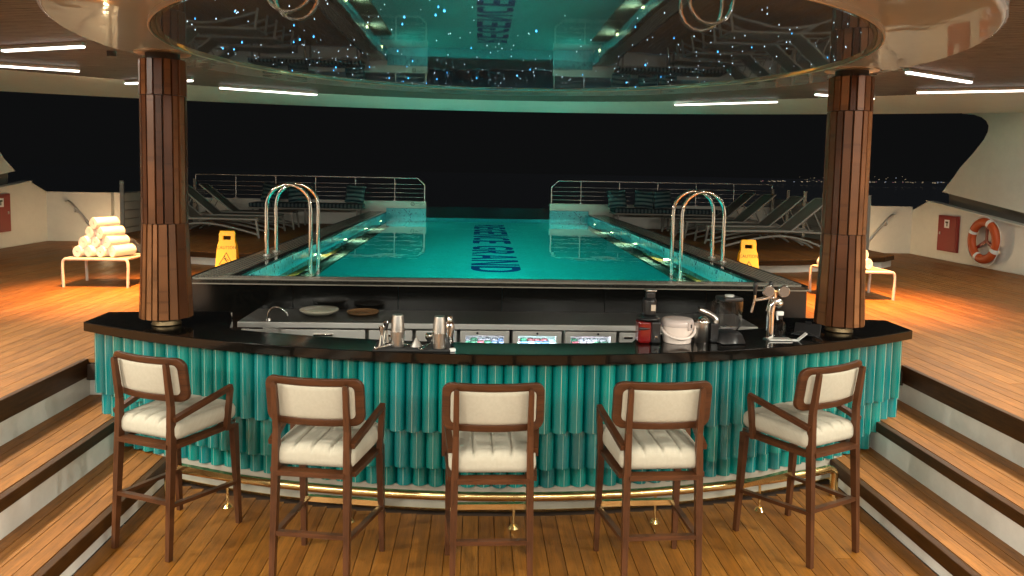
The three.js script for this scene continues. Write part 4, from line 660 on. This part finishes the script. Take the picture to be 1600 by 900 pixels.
towelTable(4.50, -9.45, 0.78, 0.6, 'behind the right column', 0.3);

// ---------------------------------------------------------------- fire cabinets and life ring
function cabinet(s, z, y, label) {
  const t = thing('fire_cabinet', label, 'fire cabinet', [s * 8.44, y, z]);
  part('box', rb(0.05, 0.66, 0.58, 0.006, 2), MT.redBox, t, [-s * 0.012, 0, 0]);
  const d = part('door', rb(0.012, 0.61, 0.53, 0.004, 1), MT.redBox, t, [-s * 0.043, 0, 0]);
  part('handle', rb(0.012, 0.05, 0.03, 0.004, 2), MT.steel, d, [-s * 0.01, 0, -0.2]);
  const st = part('sticker', rb(0.003, 0.15, 0.15, 0.001, 1), MT.band, d, [-s * 0.0075, 0.18, -0.0]);
  part('sticker_symbol', merge([rb(0.002, 0.09, 0.03, 0.0005, 1, 0, 0, 0.01), rb(0.002, 0.03, 0.08, 0.0005, 1, 0, 0.03, 0)]), MT.ink, st, [-s * 0.0026, 0, 0]);
}
cabinet(1, -13.75, 1.16, 'red fire cabinet on the white wall beside the life ring'); cabinet(-1, -13.5, 1.27, 'red fire cabinet on the white wall at the left edge');
{
  const t = thing('life_ring', 'orange life ring with white bands hanging on the right white wall', 'life ring', [8.40, 1.13, -12.62]);
  part('ring', (() => { const g = new THREE.TorusGeometry(0.315, 0.075, 16, 60); g.rotateY(Math.PI / 2); g.scale(0.8, 1, 1); return uvm(g, 'y'); })(), MT.ring, t, [-0.06, 0, 0]);
  for (let k = 0; k < 4; k++) { const a = 0.35 + k * Math.PI / 2; const g = new THREE.TorusGeometry(0.315, 0.078, 14, 6, 0.2); g.rotateZ(a); g.rotateY(Math.PI / 2); g.scale(0.82, 1, 1); part('band', g, MT.band, t, [-0.06, 0, 0]); }
  for (const a of [0, 2.1, -2.1]) part('bracket_arm', bar([-0.01, 0, 0], [-0.01, 0.3 * Math.cos(a), 0.3 * Math.sin(a)], 0.05, 0.02, 0.05, 0.02, [1, 0, 0]), MT.redBox, t);
  const rp = []; for (let i = 0; i <= 40; i++) { const a = i / 40 * 6.283, q = 0.4 + 0.035 * Math.abs(Math.sin(2 * (a - 0.35))); rp.push([-0.06, q * Math.cos(a), q * Math.sin(a)]); } part('grab_line', tube(rp, 0.006, 120, 5), MT.band, t);
}
// ---------------------------------------------------------------- sun loungers, daybeds and pillows
function loungerProto() {
  const o = new THREE.Group(); o.name = 'sun_lounger'; const w = 0.32, F = MT.lounger;
  for (const s of [-1, 1]) {
    part('side_rail', tube([[0, 0.33, s * w], [0.4, 0.335, s * w], [1.0, 0.34, s * w], [1.3, 0.335, s * w], [1.9, 0.31, s * w]], 0.02, 30, 8), F, o);
    part('leg', bar([-0.03, 0, s * w], [0.02, 0.33, s * w], 0.034, 0.03, 0.04, 0.034), F, o);
    part('arch', tube([[-0.02, 0.06, s * w], [0.35, 0.16, s * w], [0.75, 0.24, s * w], [1.05, 0.255, s * w], [1.4, 0.2, s * w], [1.75, 0.07, s * w], [1.86, 0, s * w]], 0.02, 40, 8), F, o);
    part('back_rail', tube([[1.2, 0.345, s * (w - 0.03)], [1.5, 0.60, s * (w - 0.03)], [1.8, 0.86, s * (w - 0.03)], [1.86, 0.905, s * (w - 0.05)]], 0.018, 24, 8), F, o);
    part('strut', cap2([1.6, 0.66, s * (w - 0.05)], [1.78, 0.3, s * (w - 0.05)], 0.011, 8), F, o);
  }
  part('foot_bar', cap2([0, 0.335, -w], [0, 0.335, w], 0.02, 8), F, o); part('head_bar', cap2([1.87, 0.31, -w], [1.87, 0.31, w], 0.018, 8), F, o); part('back_top', cap2([1.86, 0.905, -w + 0.05], [1.86, 0.905, w - 0.05], 0.018, 8), F, o);
  part('seat_sling', rb(1.2, 0.014, 0.6, 0.005, 2), MT.sling, o, [0.61, 0.35, 0]);
  part('back_sling', rb(0.87, 0.014, 0.56, 0.005, 2), MT.sling, o, [1.54, 0.635, 0], [0, 0, 0.712]);
  return o;
}
{
  const p = loungerProto(), ords = ['nearest', 'second nearest', 'third nearest', 'farthest'];
  [[4.0, -13.35], [4.05, -14.5], [3.98, -15.7], [3.95, -16.75]].forEach(([x, z], i) => { const c = p.clone(); c.name = uname('sun_lounger'); c.position.set(x, 0.863, z); c.rotation.y = 0.02 * i; c.userData = { label: `grey sling sun lounger right of the pool, ${ords[i]} of its row`, category: 'sun lounger', group: 'sun loungers' }; scene.add(c); });
  [[-4.2, -14.3], [-4.15, -15.35], [-4.1, -16.4]].forEach(([x, z], i) => { const c = p.clone(); c.name = uname('sun_lounger'); c.position.set(x, 0.863, z); c.rotation.y = Math.PI + 0.03 * i; c.userData = { label: `grey sling sun lounger left of the pool, ${i === 2 ? 'farthest' : ords[i]} of its row`, category: 'sun lounger', group: 'sun loungers' }; scene.add(c); });
}
function daybed(s) {
  const t = thing('daybed', s > 0 ? 'striped cushioned bench against the parapet right of the pool' : 'striped cushioned bench against the parapet left of the pool', 'bench', [s * 4.1, 0.863, -17.62]);
  part('frame', merge([rb(2.5, 0.03, 0.66, 0.006, 1, 0, 0.37, 0)]), MT.lounger, t);
  for (const x of [-1.15, 0, 1.15]) for (const z of [-0.28, 0.28]) part('leg', bar([x, 0, z], [x, 0.36, z], 0.04, 0.04), MT.lounger, t);
  const g = rb(2.48, 0.1, 0.64, 0.03, 3); const p = g.attributes.position, u = g.attributes.uv; for (let i = 0; i < p.count; i++) u.setXY(i, p.getX(i) * 3, p.getZ(i) * 3); part('cushion', g, MT.stripeX, t, [0, 0.44, 0]);
}
daybed(1); daybed(-1);
{
  const pg = (() => { const g = uvm(softBox(0.42, 0.40, 0.13, 0.05, 14, 14, 6), 'x'); const p = g.attributes.position, u = g.attributes.uv; for (let i = 0; i < p.count; i++) { const x = p.getX(i), y = p.getY(i), k = Math.min(1, Math.max(0, 1 - Math.max(Math.abs(x) / 0.21, Math.abs(y) / 0.2))); p.setZ(i, p.getZ(i) * (0.3 + 0.9 * Math.sqrt(k))); p.setXY(i, x * (1 + 0.1 * Math.abs(y) / 0.2), y * (1 + 0.1 * Math.abs(x) / 0.21)); u.setXY(i, x * 1.6, y * 1.6); } g.computeVertexNormals(); return g; })();
  [[2.98, 0, 0.1, 'striped pillow on the right bench, closest to the pool'], [3.62, 0.04, -0.12, 'striped pillow on the right bench, middle of three'], [4.05, -0.05, 0.15, 'striped pillow on the right bench, farthest from the pool'], [-3.05, 0.05, -0.12, 'striped pillow on the left bench, closest to the pool'], [-4.35, 0, 0.2, 'striped pillow on the left bench, middle of three'], [-4.95, 0, -0.2, 'striped pillow on the left bench, farthest from the pool']].forEach(([x, dy, tz, l]) => { const m = tagm('striped_pillow', pg, MT.stripe, l, 'pillow', [x, 1.565, -17.72], tz, 'striped pillows on the benches'); m.rotation.order = 'YXZ'; m.rotation.x = -0.22; m.rotation.z = tz * 0.5; });
}
// ---------------------------------------------------------------- far shore lights
{
  const r = rng(5), mats = [[1, 0.75, 0.45], [0.7, 0.8, 1], [1, 0.35, 0.4]].map(c => std({ color: lin(0.1, 0.1, 0.1), emissive: lin(...c), emissiveIntensity: 0.45 }));
  const Z = -1500, px = (x) => -0.22 + (x - 749) * 1.245, py = (x, y) => 2.15 + (267 + (x - 749) * 0.0157 - y) * 1.245;
  const lists = [[], [], []];
  for (let i = 0; i < 120; i++) { const x = 1195 + 300 * r(), lowl = r() < 0.55, y = lowl ? 281.5 + (x - 1300) * 0.006 + r() * 1.6 : 274 + 8 * r(); if (!lowl && Math.sin(x * 0.05) < -0.2) continue; const s = 0.4 + 0.9 * r() * r(); lists[r() < 0.7 ? 0 : r() < 0.6 ? 1 : 2].push(bx(s * (lowl ? 2.2 : 1), s, 1, px(x), py(x, y), Z)); }
  const t = thing('city_lights', 'distant city lights on the dark shore beyond the right railing', 'city lights'); t.userData.kind = 'stuff';
  lists.forEach((L, i) => { if (L.length) part('shore_lights', merge(L), mats[i], t).userData.kind = 'stuff'; });
}
scene.traverse(o => { if (o.isMesh) { o.castShadow = true; o.receiveShadow = true; } });
renderer.render(scene, camera);
